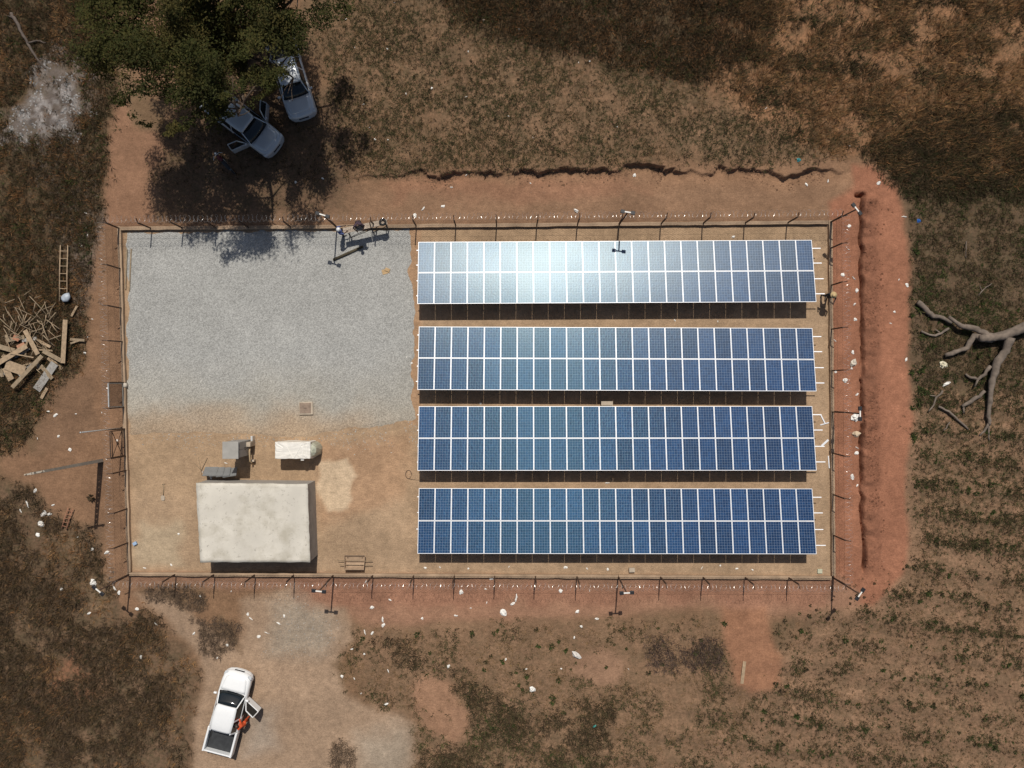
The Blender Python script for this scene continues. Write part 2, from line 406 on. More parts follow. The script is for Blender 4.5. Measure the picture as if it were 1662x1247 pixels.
lay([(620, 290), (900, 288), (1050, 300), (900, 330), (640, 325)], (.30, .145, .086), .5, .8, .45)
wa = lay(ASH, (.30, .27, .25), .9, 1.5)
ashn = sstep(.40, .60, fbm(fx, fy, .45, 4, 90))
soil = soil + (C3((.11, .085, .07)) - soil) * (wa * (1 - ashn) * .9)[:, None]
lay([(110, 380), (140, 330), (165, 340), (150, 470), (120, 520)], (.22, .17, .14), .4, .6, .6)
lay(GREYDUST, (.34, .275, .205), 1.0, .9, .85); lay(GREYDUST2, (.34, .29, .235), .9, .6, .6); lay(GREYDUST3, (.36, .29, .215), 1.0, .8, .8)
# yard
wy = lay(YARD, (.375, .257, .160), .12, .05)
lay([(210, 690), (680, 690), (680, 800), (210, 800)], (.375, .255, .155), .6, .7, .8)
lay([(225, 850), (285, 850), (300, 920), (220, 920)], (.42, .33, .22), .5, .7, .7)
lay([(520, 720), (660, 710), (665, 800), (600, 830), (520, 860)], (.40, .235, .135), .6, .8, .6)
lay(SANDP, (.55, .41, .27), .14, .45)
lay([(675, 368), (1340, 366), (1340, 392), (675, 392)], (.35, .235, .14), .2, .2, .7)
lay([(660, 370), (682, 370), (684, 690), (662, 690)], (.37, .225, .13), .15, .15, .8)
lit = np.zeros(fx.shape)
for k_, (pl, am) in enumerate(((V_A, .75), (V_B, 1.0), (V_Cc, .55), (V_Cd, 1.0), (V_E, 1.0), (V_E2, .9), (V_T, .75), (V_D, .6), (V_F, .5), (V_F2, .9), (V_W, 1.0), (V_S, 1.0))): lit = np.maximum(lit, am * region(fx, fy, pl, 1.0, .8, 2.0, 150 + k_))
lit = np.where((np.abs(fx) > 37) | (np.abs(fy) > 28.5), .8, lit)
for k_, b_ in BARE.items():
    if k_ not in ('burn_edge', 'north_edge', 'tree_floor', 'north_dirt'): lit = lit * (1 - .93 * region(fx, fy, b_[0], .35, .45))
lit = lit * (1 - wy) * (1 - .8 * wa)
nx, ny = len(gx), len(gy)
ii = (np.arange(ny - 1)[:, None] * nx + np.arange(nx - 1)[None, :]).ravel()
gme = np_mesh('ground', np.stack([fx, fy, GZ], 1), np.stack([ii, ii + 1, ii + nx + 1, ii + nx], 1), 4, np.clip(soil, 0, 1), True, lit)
M_ground = ground_mat('dry_earth')
ground = link_mesh('ground', gme, None, M_ground); tag(ground, 'bare tan and reddish dry earth around the fenced solar yard', 'ground', kind='structure')
HG = GZ.reshape(ny, nx)
def gz(x, y):
    i = np.clip(np.searchsorted(gx, x) - 1, 0, nx - 2); j = np.clip(np.searchsorted(gy, y) - 1, 0, ny - 2)
    tx = (x - gx[i]) / (gx[i + 1] - gx[i]); ty = (y - gy[j]) / (gy[j + 1] - gy[j])
    return (HG[j, i] * (1 - tx) + HG[j, i + 1] * tx) * (1 - ty) + (HG[j + 1, i] * (1 - tx) + HG[j + 1, i + 1] * tx) * ty
def GP(u, v, dz=0.0):
    p = G(u, v); p.z = float(gz(np.array([p.x]), np.array([p.y]))[0]) + dz; return p

# gravel pad
ax = np.arange(-24.6, -5.6, .09); ay = np.arange(-4.2, 10.0, .09)
AX, AY = np.meshgrid(ax, ay); qx, qy = AX.ravel(), AY.ravel()
gm = region(qx, qy, GRAVEL, .22, .28, .9, 71)
gzv = -.035 + .065 * gm + .014 * (fbm(qx, qy, .18, 2, 72) - .5)
gv_v = CV - qy * PXM
dust = sstep(560, 715, gv_v + 60 * (fbm(qx, qy, 2.5, 3, 73) - .5))
gcol = C3((.35, .343, .317)) * (.93 + .14 * fbm(qx, qy, 3, 3, 74))[:, None]
gcol = gcol + (C3((.355, .315, .245)) - gcol) * (dust * .75)[:, None]
fade = sstep(640, 705, gv_v + 50 * (fbm(qx, qy, 1.6, 4, 75) - .5)) * (1 - .7 * sstep(-10, -8, qx))
gcol = gcol + (C3((.37, .265, .172)) - gcol) * (fade * .85)[:, None]
nxg = len(ax); gi = (np.arange(len(ay) - 1)[:, None] * nxg + np.arange(nxg - 1)[None, :]).ravel()
keep = (gm[gi] > .02) | (gm[gi + nxg + 1] > .02)
gi = gi[keep]
gpm = np_mesh('gravel_pad', np.stack([qx, qy, gzv], 1), np.stack([gi, gi + 1, gi + nxg + 1, gi + nxg], 1), 4, gcol, True)
tag(link_mesh('gravel_pad', gpm, None, ground_mat('grey_gravel', True)), 'pale grey gravel bed covering the left half of the yard', 'gravel', kind='structure')
#=====SECTION2=====
# ------------------------------------------------------------------ solar arrays
def panel_mat():
    m = bpy.data.materials.new('solar_cells'); m.use_nodes = True
    nt = m.node_tree; N = nt.nodes; L = nt.links; b = N['Principled BSDF']
    uv = N.new('ShaderNodeUVMap'); uv.uv_map = 'UVMap'
    sep = N.new('ShaderNodeSeparateXYZ'); L.new(uv.outputs[0], sep.inputs[0])
    def math_(op, a, bb=None, c=None):
        x = N.new('ShaderNodeMath'); x.operation = op
        for i, q in enumerate((a, bb, c)):
            if q is None: continue
            if isinstance(q, (int, float)): x.inputs[i].default_value = q
            else: L.new(q, x.inputs[i])
        return x.outputs[0]
    cu = math_('MULTIPLY', sep.outputs[0], 6.0); cv = math_('MULTIPLY', sep.outputs[1], 12.0)
    fu = math_('ABSOLUTE', math_('SUBTRACT', math_('FRACT', cu), .5)); fv = math_('ABSOLUTE', math_('SUBTRACT', math_('FRACT', cv), .5))
    line = math_('MAXIMUM', math_('GREATER_THAN', fu, .477), math_('GREATER_THAN', fv, .477))
    oi = N.new('ShaderNodeObjectInfo')
    comb = N.new('ShaderNodeCombineXYZ'); L.new(math_('FLOOR', cu), comb.inputs[0]); L.new(math_('FLOOR', cv), comb.inputs[1]); L.new(math_('MULTIPLY', oi.outputs['Random'], 91.0), comb.inputs[2])
    wnz = N.new('ShaderNodeTexWhiteNoise'); wnz.noise_dimensions = '3D'; L.new(comb.outputs[0], wnz.inputs['Vector'])
    ramp = N.new('ShaderNodeMix'); ramp.data_type = 'RGBA'; L.new(wnz.outputs['Value'], ramp.inputs[0])
    ramp.inputs[6].default_value = (.007, .029, .088, 1); ramp.inputs[7].default_value = (.011, .044, .124, 1)
    pv = N.new('ShaderNodeMapRange'); pv.inputs[3].default_value = .78; pv.inputs[4].default_value = 1.25; L.new(oi.outputs['Random'], pv.inputs[0])
    mu = N.new('ShaderNodeMix'); mu.data_type = 'RGBA'; mu.blend_type = 'MULTIPLY'; mu.inputs[0].default_value = 1
    L.new(ramp.outputs[2], mu.inputs[6]); L.new(pv.outputs[0], mu.inputs[7])
    mix = N.new('ShaderNodeMix'); mix.data_type = 'RGBA'; L.new(line, mix.inputs[0]); L.new(mu.outputs[2], mix.inputs[6])
    mix.inputs[7].default_value = (.27, .33, .42, 1)
    L.new(mix.outputs[2], b.inputs['Base Color'])
    b.inputs['Roughness'].default_value = .26
    b.inputs['Specular IOR Level'].default_value = .15
    b.inputs['Specular Tint'].default_value = (.88, 1.0, 1.0, 1)
    b.inputs['Coat Weight'].default_value = .12; b.inputs['Coat Roughness'].default_value = .42; b.inputs['Coat IOR'].default_value = 1.4
    b.inputs['Anisotropic'].default_value = .74
    b.inputs['Anisotropic Rotation'].default_value = 0.0
    b.inputs['IOR'].default_value = 1.5
    tg = N.new('ShaderNodeTangent'); tg.direction_type = 'UV_MAP'; tg.uv_map = 'UVMap'
    L.new(tg.outputs[0], b.inputs['Tangent'])
    # slightly wavy textured glass
    tc = N.new('ShaderNodeTexCoord'); nz = N.new('ShaderNodeTexNoise'); nz.inputs['Scale'].default_value = 14; nz.inputs['Detail'].default_value = 3
    L.new(tc.outputs['Object'], nz.inputs['Vector'])
    bp = N.new('ShaderNodeBump'); bp.inputs['Strength'].default_value = .12; bp.inputs['Distance'].default_value = .01
    L.new(nz.outputs[0], bp.inputs['Height']); L.new(bp.outputs[0], b.inputs['Normal'])
    # second, fainter sheen of the prismatic glass, drawn out along the slope
    nz2 = N.new('ShaderNodeTexNoise'); nz2.inputs['Scale'].default_value = 7; nz2.inputs['Detail'].default_value = 4; L.new(tc.outputs['Object'], nz2.inputs['Vector'])
    bp2 = N.new('ShaderNodeBump'); bp2.inputs['Strength'].default_value = .5; bp2.inputs['Distance'].default_value = .02; L.new(nz2.outputs[0], bp2.inputs['Height'])
    gl = N.new('ShaderNodeBsdfAnisotropic'); gl.inputs['Color'].default_value = (.0025, .0065, .0075, 1); gl.inputs['Roughness'].default_value = .33
    gl.inputs['Anisotropy'].default_value = .58; gl.inputs['Rotation'].default_value = 0.0
    L.new(tg.outputs[0], gl.inputs['Tangent']); L.new(bp2.outputs[0], gl.inputs['Normal'])
    ad = N.new('ShaderNodeAddShader'); L.new(b.outputs[0], ad.inputs[0]); L.new(gl.outputs[0], ad.inputs[1]); L.new(ad.outputs[0], N['Material Output'].inputs[0])
    return m
M_cell = panel_mat()
PW, PL, PT, FRW = .994, 1.958, .04, .026
# one panel: laminate (glass with cells) carrying an aluminium frame
lam = bpy.data.meshes.new('solar_panel')
w2, l2 = PW / 2 - FRW + .004, PL / 2 - FRW + .004
lam.from_pydata([(-w2, -l2, .034), (w2, -l2, .034), (w2, l2, .034), (-w2, l2, .034), (-w2, -l2, .024), (w2, -l2, .024), (w2, l2, .024), (-w2, l2, .024)], [],
                [(0, 1, 2, 3), (7, 6, 5, 4), (0, 4, 5, 1), (1, 5, 6, 2), (2, 6, 7, 3), (3, 7, 4, 0)])
uvl = lam.uv_layers.new(name='UVMap')
for p in lam.polygons:
    for li in p.loop_indices:
        co = lam.vertices[lam.loops[li].vertex_index].co
        uvl.data[li].uv = ((co.x + w2) / (2 * w2), (co.y + l2) / (2 * l2))
M_back = mat('white_backsheet', (.6, .6, .6), .7, 0, .05)
lam.materials.append(M_cell); lam.materials.append(M_back)
for p in lam.polygons:
    if p.normal.z < -.5: p.material_index = 1
fr = MB()
for sx in (-1, 1): fr.box((sx * (PW / 2 - FRW / 2), 0, PT / 2), (FRW, PL, PT))
for sy in (-1, 1): fr.box((0, sy * (PL / 2 - FRW / 2), PT / 2 - .0015), (PW - 2 * FRW + .002, FRW, PT - .003))
frm = fr.mesh('frame', M_alu)
ROWS = [(393, 390.5, 494, 490, 'topmost solar array, washed white by sun glare'), (531, 533, 632.5, 635.5, 'second solar array from the top, greyish blue with faint glare'),
        (660, 659, 764, 764.5, 'third solar array from the top, deep blue, beside the wrapped box'), (793.5, 793.5, 898, 899.5, 'bottom solar array, deep blue, nearest the lower fence')]
ZLO, ZHI = .78, 1.50
for ri, (vtl, vtr, vbl, vbr, lab) in enumerate(ROWS):
    yt = (G(677, vtl, ZLO).y + G(1320, vtr, ZLO).y) / 2; yb = (G(677, vbl, ZHI).y + G(1320, vbr, ZHI).y) / 2
    rot = math.atan2(G(1320, (vtr + vbr) / 2, 1.1).y - G(677, (vtl + vbl) / 2, 1.1).y, 24.18)
    cx = (G(677, 600, 1.14).x + G(1320, 600, 1.14).x) / 2 + (.04 if ri == 0 else .06); cy = (yt + yb) / 2; zc = (ZLO + ZHI) / 2
    arr = empty('solar_array', (cx, cy, 0), rot, lab, 'solar array', 'rows of tilted solar panels')
    tilt = math.radians(10.7)                      # low edge towards photo top, high edge towards photo bottom
    slope = Matrix.Rotation(-tilt, 3, 'X')
    pitch = 24.18 / 24; pl = PL + .022
    for j in range(2):
        for i in range(24):
            lx = (i - 11.5) * pitch; ly = (.5 - j) * pl
            p = slope @ Vector((lx, ly, 0))
            o = link_mesh('solar_panel', lam, arr); o.location = (p.x, p.y, p.z + zc)
            o.rotation_euler = (-tilt + random.gauss(0, .0028), random.gauss(0, .0035), random.gauss(0, .0008))
            f = link_mesh('frame', frm, o)
    # rails run the length of the array and stick out at the right end
    rl = MB().box((0, 0, 0), (24.18 + .62, .05, .045)).mesh('rail', M_alu)
    for q in (-1.45, -.5, .5, 1.45):
        p = slope @ Vector((0, q, -.026)); o = link_mesh('rail', rl, arr)
        o.location = (p.x + .25 + random.uniform(-.05, .05), p.y, p.z + zc); o.rotation_euler = (-tilt, 0, 0)
    post_hi = MB(); post_hi.box((0, 0, .6), (.07, .07, 1.2)); 
    for i in range(9):
        lx = -11.6 + i * 2.9
        raf = MB(); a = slope @ Vector((lx, -1.75, -.075)); b2 = slope @ Vector((lx, 1.75, -.075))
        raf.bar((a.x, a.y, a.z + zc), (b2.x, b2.y, b2.z + zc), .045, .05); raf.build('rafter', M_galv, arr)
        for q in (-1.1, 1.1):
            p = slope @ Vector((lx, q, -.1)); MB().box((p.x, p.y, (p.z + zc) / 2 - .1), (.06, .06, p.z + zc + .2)).build('post', M_galv, arr)

# ------------------------------------------------------------------ perimeter fence
TOPX = [196, 247, 298, 352, 405, 473, 547, 612, 676, 740, 806, 871, 937, 1004, 1072, 1140, 1208, 1277, 1346]
BOTX = [212, 286, 349, 415, 478, 542, 606, 672, 738, 803, 869, 936, 1003, 1071, 1140, 1208, 1278, 1351]
LEFTV = [372, 437, 501, 555, 621, 661, 696, 740, 763, 825, 880, 931]
RIGHTV = [362, 404, 464, 535, 602, 669, 735, 802, 868, 937]
def lerp(a, b, t): return a + (b - a) * t
def side(pts, out, name, label, gate=()):
    """pts: post bases in order (ground pixels); out: outward unit vector"""
    P = [G(*p) for p in pts]; o = P[0].copy()
    root = empty(name, o, 0, label, 'fence', 'chain link fences round the solar yard')
    O = Vector((out[0], out[1], 0))
    pm = MB(); pm.box((0, 0, .99), (.07, .07, 2.04)); pm.bar((0, 0, 1.98), O * .24 + Vector((0, 0, 2.22)), .045)
    pmesh = pm.mesh('post', M_rust)
    for i, p in enumerate(P):
        q = link_mesh('post', pmesh, root); q.location = p - o
        q.rotation_euler = (random.gauss(0, .012), random.gauss(0, .012), 0)
    # plinth in two to four cast lengths with joints
    L = len(P) - 1
    cuts = [0] + [k for k in range(4, L - 1, 4)] + [L]
    for a, b in zip(cuts[:-1], cuts[1:]):
        A = P[a] - o; B = P[b] - o; d = (B - A).normalized()
        A = A + d * .012 if a else A - d * .13; B = B - d * .012 if b < L else B - d * .13
        n = max(2, int((B - A).length / .6)); m = MB(); secs = []
        for k in range(n + 1):
            c = A + (B - A) * (k / n); w = .115 + random.uniform(-.012, .012); h = .24 + random.uniform(-.02, .02)
            j = random.uniform(-.012, .012)
            nrm = Vector((-d.y, d.x, 0))
            secs.append([c + nrm * (-w + j) + Vector((0, 0, -.15)), c + nrm * (-w + j + .01) + Vector((0, 0, h)), c + nrm * (w + j - .01) + Vector((0, 0, h)), c + nrm * (w + j) + Vector((0, 0, -.15))])
        m.loft(secs, sm=False); m.build('plinth', M_plinth, root)
    # chain link per bay
    for i in range(L):
        if i in gate: continue
        A = P[i] - o; B = P[i + 1] - o; ln = (B - A).length; d = (B - A) / ln; m = MB(); st = .22; hgt = 1.7; z0 = .26
        k = -hgt
        while k < ln:
            for sg in (1, -1):
                t0, t1 = max(0.0, k), min(ln, k + hgt)
                if t1 - t0 > .02:
                    za, zb = (z0 + t0 - k, z0 + t1 - k) if sg > 0 else (z0 + hgt - (t0 - k), z0 + hgt - (t1 - k))
                    m.bar(A + d * t0 + Vector((0, 0, za)), A + d * t1 + Vector((0, 0, zb)), .003)
            k += st
        m.build('chain_link', M_rust, root)
        w = MB()
        for zz in (.3, 1.12, 1.94): w.bar(A + Vector((0, 0, zz)), B + Vector((0, 0, zz)), .007)
        w.build('line_wire', M_rust, root)
    # razor wire coil carried by the arms
    pts3 = []
    for i in range(L):
        A = P[i] - o; B = P[i + 1] - o; ln = (B - A).length; d = (B - A) / ln
        n = int(ln / .021)
        for k in range(n):
            t = k / n; s = (sum((P[j + 1] - P[j]).length for j in range(i)) + t * ln) / .27 * 2 * PI
            r = .21 + .03 * math.sin(s * .13)
            c = A + d * (t * ln) + O * .16 + Vector((0, 0, 2.20))
            pts3.append(c + O * (math.cos(s) * r) + Vector((0, 0, math.sin(s) * r)) + d * (.05 * math.sin(2.3 * s)))
    m = MB(); m.tube(pts3, .0048, 3, sm=False); m.build('razor_wire', M_wire, root)
    return root
side([(u, lerp(372, 362, (u - 196) / 1150)) for u in TOPX], (0, 1), 'perimeter_fence', 'chain link fence with razor wire along the upper edge of the yard')
side([(u, lerp(931, 937, (u - 212) / 1139)) for u in BOTX], (0, -1), 'perimeter_fence', 'chain link fence with razor wire along the lower edge of the yard')
side([(lerp(196, 212, (v - 372) / 559), v) for v in LEFTV], (-1, 0), 'perimeter_fence', 'chain link fence with razor wire and gates on the gravel side of the yard', gate=(4, 5, 6))
side([(lerp(1346, 1351, (v - 362) / 575), v) for v in RIGHTV], (1, 0), 'perimeter_fence', 'chain link fence with razor wire beside the red earth track')

# gates in the left fence
def gate_leaf(v0, v1, name, label, brace):
    a = G(lerp(196, 212, (v0 - 372) / 559), v0); b = G(lerp(196, 212, (v1 - 372) / 559), v1)
    root = empty(name, a, 0, label, 'gate')
    d = (b - a); ln = d.length - .12; d.normalize(); s0 = d * .06
    Z = lambda z: Vector((0, 0, z))
    f = MB()
    for z in (.36, 2.14): f.bar(s0 + Z(z), s0 + d * ln + Z(z), .05)
    for t in (0, ln): f.bar(s0 + d * t + Z(.335), s0 + d * t + Z(2.165), .049)
    f.build('gate_frame', M_rust if brace else mat('grey_gate_paint', (.33, .31, .27), .6), root)
    if brace:
        x = MB(); x.bar(s0 + Z(.6), s0 + d * ln + Z(1.9), .03); x.bar(s0 + d * ln + Z(.6), s0 + Z(1.9), .032); x.build('cross_brace', M_rust, root)
        for z in (.62, 1.9):
            MB().bar(s0 + Z(z), s0 + d * ln + Z(z), .04).build('rail', M_rust, root)
        MB().box(s0 + d * (ln * .5) + Z(1.2), (.05, .14, .2)).build('latch', M_rust, root)
    else:
        m = MB(); k = 0.0
        while k < ln: m.bar(s0 + d * k + Z(.36), s0 + d * k + Z(2.14), .007); k += .055
        k = .4
        while k < 2.12: m.bar(s0 + Z(k), s0 + d * ln + Z(k), .007); k += .055
        m.build('mesh_infill', M_rust, root)
        MB().bar(s0 + Z(2.19), s0 + d * ln + Z(2.19), .05).build('top_bar', M_galv, root)
gate_leaf(621, 661, 'mesh_gate', 'grey gate leaf with fine mesh in the left fence', False)
gate_leaf(696, 740, 'braced_gate', 'rusty gate leaf with crossed bracing in the left fence', True)
# tall thin pole by the gate
gp = empty('gate_pole', G(199, 694.5), 0, 'tall thin galvanised pole standing beside the crossed gate', 'pole')
MB().tube([(0, 0, -.2), (0, 0, 5.0)], .035, 8).build('shaft', M_galv, gp); MB().tube([(0, 0, 5.0), (0, 0, 5.08)], .05, 8).build('cap', M_galv, gp)

# floodlight poles
M_lens = mat('lamp_glass', (.75, .75, .72), .2, 0, .05)
def lamp(u, v, label, ang=0.0, h=3.95):
    r = empty('floodlight_pole', G(u, v), ang, label, 'light pole', 'floodlight poles on the fence line')
    MB().tube([(0, 0, -.2), (0, 0, h)], .042, 8).build('pole', M_rust, r)
    MB().box((0, 0, h + .03), (.36, .07, .05)).build('bracket', M_white, r)
    for s in (-1, 1):
        hd = empty('lamp_head', (0, 0, 0)); hd.parent = r
        b = MB(); b.box((s * .30, 0, h + .02), (.24, .20, .12)); b.build('housing', M_black, hd, .015)
        MB().box((s * .30, 0, h - .052), (.19, .15, .02)).build('lens', M_lens, hd)
lamp(547, 370, 'floodlight pole beside the trestle platform on the upper fence', -.3)
lamp(1004.5, 366, 'floodlight pole casting its shadow on the glaring upper array', -.15)
lamp(1347.5, 361.5, 'floodlight pole at the upper right corner of the fence', -.9)
lamp(1352.5, 668, 'floodlight pole midway along the fence by the red track', 1.57)
lamp(1352.5, 938.5, 'floodlight pole at the lower right corner of the fence', .95)
lamp(1003, 936.5, 'floodlight pole behind the bottom array on the lower fence', 0.05)
lamp(541.5, 934, 'floodlight pole on the lower fence near the hand barrow', -.1)
lamp(211, 933, 'floodlight pole at the lower left corner of the fence', -.7)

# ------------------------------------------------------------------ buildings and equipment
M_roof = mat('stained_white_roof', (.60, .555, .47), .9, 0, .12, .55, .25, 5)
def roof_mat():
    m = M_roof; nt = m.node_tree; N = nt.nodes; L = nt.links; b = N['Principled BSDF']
    src = b.inputs['Base Color'].links[0].from_socket
    tc = N.new('ShaderNodeTexCoord')
    n = N.new('ShaderNodeTexNoise'); n.inputs['Scale'].default_value = .45; n.inputs['Detail'].default_value = 7; n.inputs['Roughness'].default_value = .65
    L.new(tc.outputs['Object'], n.inputs['Vector'])
    r = N.new('ShaderNodeMapRange'); r.inputs[1].default_value = .47; r.inputs[2].default_value = .62; r.inputs[3].default_value = 0; r.inputs[4].default_value = .8; L.new(n.outputs[0], r.inputs[0])
    x = N.new('ShaderNodeMix'); x.data_type = 'RGBA'; L.new(r.outputs[0], x.inputs[0]); L.new(src, x.inputs[6]); x.inputs[7].default_value = (.40, .36, .28, 1)
    s = N.new('ShaderNodeTexNoise'); s.inputs['Scale'].default_value = 5; s.inputs['Detail'].default_value = 5; s.inputs['Roughness'].default_value = .8; L.new(tc.outputs['Object'], s.inputs['Vector'])
    r2 = N.new('ShaderNodeMapRange'); r2.inputs[1].default_value = .58; r2.inputs[2].default_value = .66; r2.inputs[3].default_value = 0; r2.inputs[4].default_value = .55; L.new(s.outputs[0], r2.inputs[0])
    y = N.new('ShaderNodeMix'); y.data_type = 'RGBA'; L.new(r2.outputs[0], y.inputs[0]); L.new(x.outputs[2], y.inputs[6]); y.inputs[7].default_value = (.22, .19, .15, 1)
    L.new(y.outputs[2], b.inputs['Base Color'])
roof_mat()
HB = 2.08
bq = [G(317.5, 784, HB), G(499, 786, HB), G(503.5, 913, HB), G(325, 913, HB)]
bc = sum(bq, Vector()) / 4; bc.z = 0
bld = empty('control_building', bc, 0, 'small control building with a flat stained white roof in the yard', 'building')
loc = [Vector((p.x - bc.x, p.y - bc.y, 0)) for p in bq]
def ring(pts, off, z): 
    c = sum(pts, Vector()) / len(pts); return [Vector((p.x - math.copysign(off, p.x), p.y - math.copysign(off, p.y), z)) for p in pts]
M_wall = mat('grey_render', (.34, .31, .27), .9, 0, .12, 2, .3, 25)
w = MB(); w.loft([ring(loc, .03, -.1), ring(loc, .03, HB - .13)], sm=False); w.build('wall', M_wall, bld)
# roof slab with lightly uneven surface
n = 26; vs = []; fs = []
for j in range(n + 1):
    for i in range(n + 1):
        s, t = i / n, j / n
        p = (loc[0] * (1 - s) + loc[1] * s) * (1 - t) + (loc[3] * (1 - s) + loc[2] * s) * t
        e = min(s, 1 - s, t, 1 - t)
        wob = .012 * math.sin(13 * s + 3 * t) * math.sin(11 * t)
        ed = .018 if e < 1e-6 else 0
        vs.append((p.x + (random.uniform(-ed, ed)), p.y + random.uniform(-ed, ed), HB - .015 * (e < 1e-6) + wob * (e > 1e-6)))
top = [(j * (n + 1) + i, j * (n + 1) + i + 1, (j + 1) * (n + 1) + i + 1, (j + 1) * (n + 1) + i) for j in range(n) for i in range(n)]
rim = [i for i in range(n + 1)] + [j * (n + 1) + n for j in range(1, n + 1)] + [n * (n + 1) + i for i in range(n - 1, -1, -1)] + [j * (n + 1) for j in range(n - 1, 0, -1)]
bot0 = len(vs); vs += [(vs[k][0], vs[k][1], HB - .125) for k in rim]
sides = [(rim[k], rim[(k + 1) % len(rim)], bot0 + (k + 1) % len(rim), bot0 + k) for k in range(len(rim))]
r = MB(); r.add(vs, top, 0, True); r.add([], []); r.f += sides + [tuple(range(bot0, bot0 + len(rim)))]; r.mi += [0] * (len(sides) + 1); r.sm += [False] * (len(sides) + 1)
r.build('roof', M_roof, bld)
rp = ring(loc, .03, 0)
door = MB(); door.box((rp[2].x - 2.6, (rp[2].y + rp[3].y) / 2 - .025, .95), (.95, .05, 1.9)); door.build('door', mat('grey_steel_door', (.10, .10, .10), .5), bld)
MB().box((rp[2].x - .5, rp[2].y - .2, .12), (.22, .22, .24)).build('inspection_box', M_conc, bld)
MB().box((rp[1].x + .03, 0.3, 1.45), (.06, .7, .4)).build('vent', mat('vent_louvre', (.12, .12, .12), .6), bld)

# tall equipment cabinet behind the building
hc = 2.5
cq = [G(361, 717, hc), G(387, 717, hc), G(387, 745, hc), G(361, 745, hc)]
cc = sum(cq, Vector()) / 4
M_cab = mat('grey_cabinet_paint', (.30, .30, .29), .5, .1, .08, 3)
cab = empty('equipment_cabinet', (cc.x, cc.y, 0), 0, 'tall grey steel equipment cabinet between building and gravel', 'cabinet')
cw, cd = cq[1].x - cq[0].x, cq[0].y - cq[3].y
MB().box((0, 0, hc / 2 - .02), (cw - .08, cd - .08, hc - .04)).build('body', M_cab, cab, .02)
MB().box((0, 0, hc + .0), (cw, cd, .05)).build('top_cover', mat('cabinet_top', (.33, .31, .275), .8, 0, .1), cab, .01)
for s in (-1, 1): MB().box((cw / 2 - .03, s * cd * .23, 1.25), (.03, cd * .42, 2.1)).build('door', M_cab, cab)
for s in (-1, 1): MB().box((cw / 2 - .005, s * .06, 1.25), (.03, .03, .2)).build('handle', M_black, cab)
cond = empty('cable_conduit', G(411, 716), 0, 'pipes and cable boxes standing against the grey cabinet', 'conduit')
MB().box((0, -.15, .5), (.26, .28, 1.0)).build('junction_box', M_conc, cond, .015)
MB().tube([(0, -.3, .6), (0, -.6, .75), (.02, -1.2, .7), (.0, -1.4, .3), (0, -1.45, -.1)], .05, 8).build('pipe', mat('beige_pipe', (.42, .30, .17), .6), cond)
MB().box((.05, .18, .25), (.12, .3, .5)).build('valve_box', M_galv, cond, .01)
MB().box((.06, -1.2, .2), (.22, .12, .4)).build('bracket', M_conc, cond)
# stacked sheets leaning on the building
M_sheet = mat('grey_fibre_sheet', (.20, .205, .20), .7, 0, .12, 3)
for k in range(4):
    b0 = G(344 + k * 10.5, 767 + k * .8); 
    sh = MB(); a = Vector((0, 0, .02)); nrm = Vector((0, -.55, 1.05))
    ww = .52
    sh.add([(-ww, .22, .0), (ww * .6, .22, 0), (ww * .6 + .18, -.22, .95), (-ww + .18, -.22, .95)] + [(-ww, .25, .0), (ww * .6, .25, 0), (ww * .6 + .18, -.19, .97), (-ww + .18, -.19, .97)],
           [(0, 1, 2, 3), (7, 6, 5, 4), (0, 4, 5, 1), (1, 5, 6, 2), (2, 6, 7, 3), (3, 7, 4, 0)])
    o = sh.build('leaning_sheet', M_sheet); o.location = b0 + Vector((.1, .1 + .012 * k, .0)); o.rotation_euler = (0, 0, .05 * k)
    tag(o, ('leftmost', 'second from left', 'third from left', 'rightmost')[k] + ' grey sheet leaning on the building by the cabinet', 'sheet', 'grey sheets leaning on the building')

# wrapped crate
hw = 1.5
wq = [G(446, 718, hw), G(504, 718, hw), G(504, 745, hw), G(446, 745, hw)]
wc = sum(wq, Vector()) / 4; ww, wd = wq[1].x - wq[0].x, wq[0].y - wq[3].y
M_wrap = mat('crumpled_white_sheeting', (.74, .70, .62), .45, 0, .06, 2, .5, 4)
wr = empty('wrapped_generator', (wc.x, wc.y, 0), 0, 'generator wrapped in white plastic sheeting above the building', 'generator')
n = 14; m = MB(); rings = []
rr = random.Random(4)
for zi, z in enumerate([0.05, .35, .7, 1.05, 1.38, 1.48, 1.5, 1.5]):
    f = [1, 1, 1, 1, 1, .985, .92, .55][zi]; row = []
    for k in range(40):
        t = k / 40 * 4; sd = int(t); q = t - sd
        cs = [(-1, -1), (1, -1), (1, 1), (-1, 1)]
        a, b = cs[sd], cs[(sd + 1) % 4]
        x, y = a[0] + (b[0] - a[0]) * q, a[1] + (b[1] - a[1]) * q
        j = .02 if zi > 0 else .03
        if zi == 7: j = .03
        row.append((x * ww / 2 * f + rr.uniform(-j, j), y * wd / 2 * f + rr.uniform(-j, j), z + rr.uniform(-.015, .015)))
    rings.append(row)
m.loft(rings, sm=False); m.build('plastic_sheeting', M_wrap, wr)
m = MB(); rings = []
for zi, (z, f) in enumerate([(.05, 1), (.5, .95), (1.0, .9), (1.3, .75), (1.42, .35)]):
    rings.append([(ww / 2 + .0 + f * .42 * max(0, math.cos(t)) + rr.uniform(-.03, .03) - .02, f * wd * .47 * math.sin(t) + rr.uniform(-.02, .02), z + rr.uniform(-.03, .03)) for t in [2 * PI * k / 18 for k in range(18)]])
m.loft(rings, sm=False); m.build('radiator_hood', mat('translucent_green_sheeting', (.42, .42, .32), .4, 0, .15, 3), wr)
m = MB()
